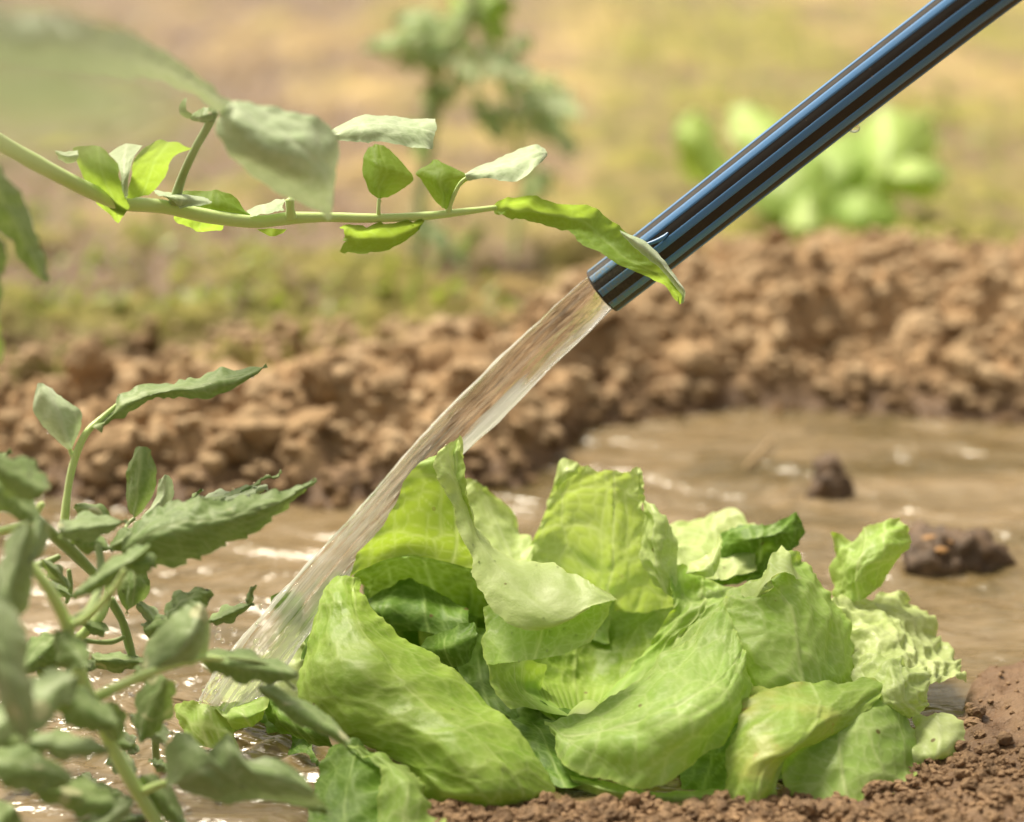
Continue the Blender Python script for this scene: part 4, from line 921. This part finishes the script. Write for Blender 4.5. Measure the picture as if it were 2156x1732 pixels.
TR(tpale, [[(336,1006,-3.8),(350,1000,-4),(366,1012,-3.8)],[(330,1038,-3.6),(350,1034,-4),(369,1036,-3.8)],[(308,1072,-3.8),(330,1066,-4),(350,1064,-3.8)],[(300,1090,-4),(310,1088,-4),(322,1082,-4)]])
TR(tom, [[(156,1062,-5),(160,1060,-5),(166,1060,-5)],[(168,1086,-5),(190,1072,-5.5),(215,1060,-5)],[(196,1106,-5),(214,1094,-5.4),(233,1082,-5)],[(226,1120,-5),(231,1124,-5),(236,1116,-5)]])
TL(tom, (395,1058,-4), (428,1028,-4), 12)
TL(tom, (430,1062,-5), (600,998,-5), 9, fold=.2)
TL(tpale, (380,1080,-5), (560,1030,-5.4), 26, lobes=.35, jag=1.2)
# the big pointed leaf
TR(tom, [[(250,1128,-8),(262,1160,-8.4),(310,1197,-8)],[(300,1085,-7.6),(320,1130,-8.6),(370,1190,-8)],[(355,1058,-7.6),(385,1115,-8.6),(430,1170,-8)],[(430,1050,-7.6),(450,1100,-8.4),(485,1142,-7.8)],[(500,1048,-7.2),(515,1080,-8),(545,1118,-7.4)],[(575,1034,-7),(585,1058,-7.5),(600,1082,-7)],[(632,1016,-6.8),(636,1030,-7),(640,1044,-6.8)],[(661,1009,-6.6),(664,1012,-6.6),(660,1018,-6.6)]], blis=.6, ruf=.6, jag=.9, lat=.7)
TL(tom, (232,1150,-6), (470,1050,-6.6), 30, lobes=.3, jag=1.4)
TL(M['tomgrey'], (120,1118,-10), (262,1100,-8), 34, fold=1)
TL(tom, (150,1125,-8), (235,1160,-8), 30)
TL(tom, (318,1150,-12), (150,1260,-12), 26, fold=.8)
TL(tom, (260,1180,-11.5), (330,1180,-12), 34)
TR(tom, [[(252,1218,-4.4),(280,1196,-4.6),(312,1200,-4.4)],[(246,1240,-4.4),(282,1236,-5),(316,1226,-4.4)],[(252,1268,-4.4),(276,1274,-4.8),(302,1262,-4.4)],[(262,1288,-4.4),(266,1291,-4.4),(272,1284,-4.4)]], blis=.5)
TL(tom, (438,1310,-4.6), (530,1272,-5), 24, fold=.9)
TL(tom, (520,1272,-5), (537,1236,-5.2), 6, fold=.2)
TL(tom, (352,1300,-6), (440,1245,-6.5), 34, lobes=.25, jag=1)
TL(tom, (300,1330,-5), (380,1300,-6), 22, jag=1)
TL(M['tomgrey'], (290,1265,-5), (345,1330,-5), 16, fold=.6)
# blurred nearer leaflets
TR(tpale, [[(292,1424,-11),(300,1416,-11.5),(316,1418,-11)],[(300,1368,-11),(356,1392,-12),(408,1400,-11)],[(345,1310,-11),(400,1340,-12),(440,1370,-11)],[(395,1268,-11),(425,1288,-11.4),(447,1320,-11)],[(412,1262,-11),(424,1268,-11),(436,1282,-11)]], lobes=0) if False else TR(M['tomgrey'], [[(292,1424,-11),(300,1416,-11.5),(316,1418,-11)],[(300,1368,-11),(356,1392,-12),(408,1400,-11)],[(345,1310,-11),(400,1340,-12),(440,1370,-11)],[(395,1268,-11),(425,1288,-11.4),(447,1320,-11)],[(412,1262,-11),(424,1268,-11),(436,1282,-11)]])
TL(tom, (425,1388,-10.6), (620,1420,-10), 34, fold=.8, lobes=.25)
TL(tom, (545,1445,-10), (742,1568,-10.4), 26, fold=.7)
TL(tom, (350,1425,-10.6), (296,1555,-10), 42, fold=.6)
TR(M['tomgrey'], [[(352,1655,-12),(372,1650,-12.5),(392,1668,-12)],[(358,1560,-12),(420,1630,-13),(470,1695,-12)],[(400,1545,-12),(440,1600,-12.8),(500,1690,-12)],[(430,1610,-12),(470,1620,-12.6),(540,1690,-12)],[(475,1545,-12),(500,1600,-12.6),(560,1688,-12)],[(510,1600,-12),(540,1630,-12.6),(600,1690,-12)],[(580,1600,-12),(600,1640,-12.4),(640,1700,-12)],[(640,1640,-12),(660,1668,-12.2),(690,1705,-12)]], ser=.8)
TL(tom, (550,1640,-11), (700,1712,-11), 30)
TL(M['tomgrey'], (-60,1160,-18), (60,1560,-20), 62, fold=1.2, sag=-1)
TL(M['tomgrey'], (60,1100,-15), (-30,1420,-16), 44, fold=1)
TL(tom, (100,1040,-14), (-40,960,-15), 46)
TL(tom, (-30,1000,-12), (85,1100,-12), 46)
TL(M['tomgrey'], (90,1090,-14), (60,1190,-15), 30)
TL(M['tomgrey'], (160,1420,-16), (-60,1560,-18), 60)
TL(tom, (180,1400,-14), (120,1330,-13), 40)
TL(tom, (110,1460,-15), (250,1530,-15), 42)
TL(M['tomgrey'], (60,1560,-15), (225,1580,-15), 34)
TL(tom, (-40,1600,-16), (150,1640,-16), 50)
TL(tom, (250,1700,-13), (60,1650,-14), 44)
TL(M['tomgrey'], (280,1690,-13), (150,1770,-14), 36)
TL(tom, (30,1700,-15), (-60,1790,-15), 60)
TL(tom, (0,1520,-14), (90,1640,-14), 50)
TL(tom, (220,1480,-13), (250,1560,-12), 34)
TL(tom, (300,1640,-11), (390,1740,-11), 36)
TL(tom, (120,1340,-8), (40,1420,-8), 40)
TL(tom, (230,1330,-6), (150,1300,-6), 24)
TL(tom, (90,1180,-7), (150,1240,-6), 14)
TL(tom, (190,1390,-5), (310,1395,-4.4), 20)
TL(tom, (100,1230,-6), (160,1260,-5), 14)

for k in range(26):
    x, y = random.uniform(-60, 330), random.uniform(1330, 1740); a_ = random.uniform(-0.6, 1.0); L_ = random.uniform(50, 120); dd = random.uniform(-9, -4)
    TL(random.choice([tom, M['tomgrey'], M['tomgrey']]), (x, y, dd), (x+L_*math.cos(a_), y+L_*math.sin(a_), dd+random.uniform(-1, 1)), random.uniform(13, 26), lobes=.35, jag=1.2, fold=random.uniform(.2, 1.0))
# small yellowish dry patches on leaves are in the photo as pale ovals
TT = empty('tomato_leaf', tuple(pt(-40, 980, -9)), 'curled tomato leaflet entering at the left border above the lower left plant', 'tomato leaf')
tleaf(TT, tom, (-60,1010,-9), (20,952,-9), 24, name='leaflet')
tleaf(TT, tpale, (-50,990,-9), (48,1040,-9), 22, name='leaflet')
TX = empty('leaf_tip', tuple(pt(-30, 700, 20)), 'tiny bright green leaf edge at the left border, halfway up', 'leaf')
tleaf(TX, let, (-40,650,20), (0,760,20), 26, name='blade')

# ------------------------------------------------------------------ droplets on the leaves in focus
def droplets(objs, n, lo, hi, label, cat):
    vs, fs, off = [], [], 0
    for k in range(n):
        o = random.choice(objs); me = o.data; q = me.vertices[random.randrange(len(me.vertices))]
        nr = np.array(q.normal[:]); nr = nr*(-1 if nr@FWD > 0 else 1)
        if nr[2] < -0.3: continue
        p = np.array(q.co[:])+np.array(o.parent.location); s_ = random.uniform(lo, hi)
        v, f = I2; vs.append(v*s_+p+nr*s_*0.35); fs.append(f+off); off += len(v)
    o = mesh_obj('water_droplets', np.vstack(vs), np.vstack(fs), M['drop']); tag(o, label, cat, kind='stuff')
lo_ = [o for o in LT.children if o.name.startswith('leaf')]
droplets(lo_[:1]+lo_[6:8], 26, 0.00025, 0.00045, 'fine water droplets sitting on the big lettuce leaves', 'water droplets')
to_ = [o for o in TP.children if o.location.length < 9 and (o.name.startswith('leaf') or o.name.startswith('stem'))]
droplets(to_, 260, 0.0003, 0.0007, 'fine water droplets beaded on the tomato plant stems and leaves', 'water droplets')
# ------------------------------------------------------------------ tomato plant in the background
gp = on_ground(884, 575); DB = float(np.dot(gp-np.array([0, 0, CAM_H]), FWD)); B0 = (DB-D0)*100
TK = empty('tomato_plant', tuple(gp), 'tall out of focus tomato plant standing on the bare ground behind the branch', 'tomato plant')
tube('stem', TK, M['stemd'], [(884,590,B0),(882,500,B0),(888,400,B0),(902,320,B0),(908,220,B0),(935,120,B0-2),(985,40,B0-2),(1010,-60,B0-2)], [14,13,12,12,13,14,16,16], ns=14)
tube('stem', TK, M['stem'], [(1082,590,B0+3),(1085,500,B0+3),(1100,400,B0+2),(1090,300,B0),(1050,150,B0),(1010,40,B0-2)], [7,8,8,7,7,9], ns=12)
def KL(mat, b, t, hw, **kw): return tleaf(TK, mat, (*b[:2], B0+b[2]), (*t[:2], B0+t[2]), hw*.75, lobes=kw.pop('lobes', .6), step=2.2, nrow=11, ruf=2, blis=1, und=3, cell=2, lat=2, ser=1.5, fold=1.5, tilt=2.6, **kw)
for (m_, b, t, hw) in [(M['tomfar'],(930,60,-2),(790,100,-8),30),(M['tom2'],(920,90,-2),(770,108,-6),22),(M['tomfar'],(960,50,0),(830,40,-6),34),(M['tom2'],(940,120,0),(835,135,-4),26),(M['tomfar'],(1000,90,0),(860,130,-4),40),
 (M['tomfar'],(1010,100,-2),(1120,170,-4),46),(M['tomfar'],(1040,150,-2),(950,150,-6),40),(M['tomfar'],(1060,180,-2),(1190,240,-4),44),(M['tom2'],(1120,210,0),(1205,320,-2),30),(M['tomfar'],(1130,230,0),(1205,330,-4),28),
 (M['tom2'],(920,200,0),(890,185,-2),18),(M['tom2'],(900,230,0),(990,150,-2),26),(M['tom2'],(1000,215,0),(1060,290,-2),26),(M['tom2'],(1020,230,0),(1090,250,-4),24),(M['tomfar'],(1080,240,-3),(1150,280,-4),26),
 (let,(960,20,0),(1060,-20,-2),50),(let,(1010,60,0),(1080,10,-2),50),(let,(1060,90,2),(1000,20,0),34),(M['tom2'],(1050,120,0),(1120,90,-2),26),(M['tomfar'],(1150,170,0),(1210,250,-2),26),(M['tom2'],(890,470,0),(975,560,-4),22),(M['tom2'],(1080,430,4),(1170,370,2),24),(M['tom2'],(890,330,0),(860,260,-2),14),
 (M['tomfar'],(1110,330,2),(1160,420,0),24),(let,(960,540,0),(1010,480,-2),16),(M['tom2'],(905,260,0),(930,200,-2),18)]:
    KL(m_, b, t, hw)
# ------------------------------------------------------------------ lettuce in the background
gp = on_ground(1745, 500); DB = float(np.dot(gp-np.array([0, 0, CAM_H]), FWD)); B1 = (DB-D0)*100
LB = empty('lettuce', tuple(gp), 'small out of focus lettuce growing on its own behind the hose', 'lettuce')
def LBf(mat, rows, **kw):
    rows = [[(x, y, B1+d) for (x, y, d) in r] for r in rows]
    k = dict(step=2.2, blis=.7, ruf=2.0, und=1.5, cell=2.6, lat=3, ser=1.4); k.update(kw); return leaf(LB, mat, rows, **k)
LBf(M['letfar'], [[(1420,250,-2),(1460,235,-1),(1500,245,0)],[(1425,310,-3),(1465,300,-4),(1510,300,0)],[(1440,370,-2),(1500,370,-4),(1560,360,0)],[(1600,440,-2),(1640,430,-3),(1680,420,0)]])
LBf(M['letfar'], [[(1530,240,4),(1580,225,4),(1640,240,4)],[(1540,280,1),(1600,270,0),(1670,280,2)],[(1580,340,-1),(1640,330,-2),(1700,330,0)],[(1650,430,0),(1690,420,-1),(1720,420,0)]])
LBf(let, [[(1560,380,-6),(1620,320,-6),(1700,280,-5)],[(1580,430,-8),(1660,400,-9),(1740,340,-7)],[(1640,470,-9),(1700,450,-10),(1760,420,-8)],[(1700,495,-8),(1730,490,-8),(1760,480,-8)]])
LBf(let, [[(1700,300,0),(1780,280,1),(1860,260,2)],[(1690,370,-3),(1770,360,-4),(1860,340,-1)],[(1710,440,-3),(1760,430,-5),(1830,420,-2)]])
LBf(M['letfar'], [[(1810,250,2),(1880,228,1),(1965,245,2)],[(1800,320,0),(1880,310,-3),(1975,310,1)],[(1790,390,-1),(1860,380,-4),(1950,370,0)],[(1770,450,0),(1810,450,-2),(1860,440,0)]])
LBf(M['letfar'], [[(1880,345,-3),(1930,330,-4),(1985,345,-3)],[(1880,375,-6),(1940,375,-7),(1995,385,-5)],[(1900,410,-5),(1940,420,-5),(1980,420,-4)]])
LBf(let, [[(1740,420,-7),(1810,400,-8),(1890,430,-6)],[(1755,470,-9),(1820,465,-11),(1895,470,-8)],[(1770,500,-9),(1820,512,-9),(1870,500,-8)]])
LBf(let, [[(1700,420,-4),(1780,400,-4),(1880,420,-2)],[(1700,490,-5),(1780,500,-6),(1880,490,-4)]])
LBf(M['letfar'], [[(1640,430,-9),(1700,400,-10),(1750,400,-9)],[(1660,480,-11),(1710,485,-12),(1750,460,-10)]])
tube('stalk', LB, M['stem'], [(1750,510,B1),(1750,470,B1),(1750,440,B1)], [40,34,20], ns=14)

# ------------------------------------------------------------------ low weeds far back
vs, fs, off = [], [], 0
for k in range(5200):
    y = 1.42+random.random()**1.6*2.6; x = random.uniform(-0.30, 0.30)*y*1.1
    if fbm(np.array([[x*3.0, y*1.7, 0]]), 3, 72)[0]-0.40*x < 0.02+0.20*random.random()-0.1: continue
    z = -0.004+0.012*0; s = random.uniform(0.004, 0.012)
    a = random.uniform(0, 6.28); d_ = np.array([math.cos(a), math.sin(a), random.uniform(0.2, 1.2)]); sd2 = np.array([-math.sin(a), math.cos(a), 0])*0.3
    zg = hz(x, y) if k % 1 == 0 else 0
    p = np.array([x, y, zg])
    vs += [p-sd2*s*0.3, p+sd2*s*0.3, p+d_*s*0.6+sd2*s, p+d_*s*0.6-sd2*s, p+d_*s*1.2]
    fs.append([off, off+1, off+2, off+3]); fs.append([off+3, off+2, off+4, off+4]); off += 5
qd = np.array(fs); 
me_q = [list(map(int, f)) if f[2] != f[3] else list(map(int, f[:3])) for f in qd]
me = bpy.data.meshes.new('ground_weeds'); me.from_pydata([list(v) for v in vs], [], me_q); me.materials.append(M['weed'])
o = bpy.data.objects.new('ground_weeds', me); COL.objects.link(o); tag(o, 'low yellow green weeds scattered over the ground behind the bank', 'weeds', kind='stuff')
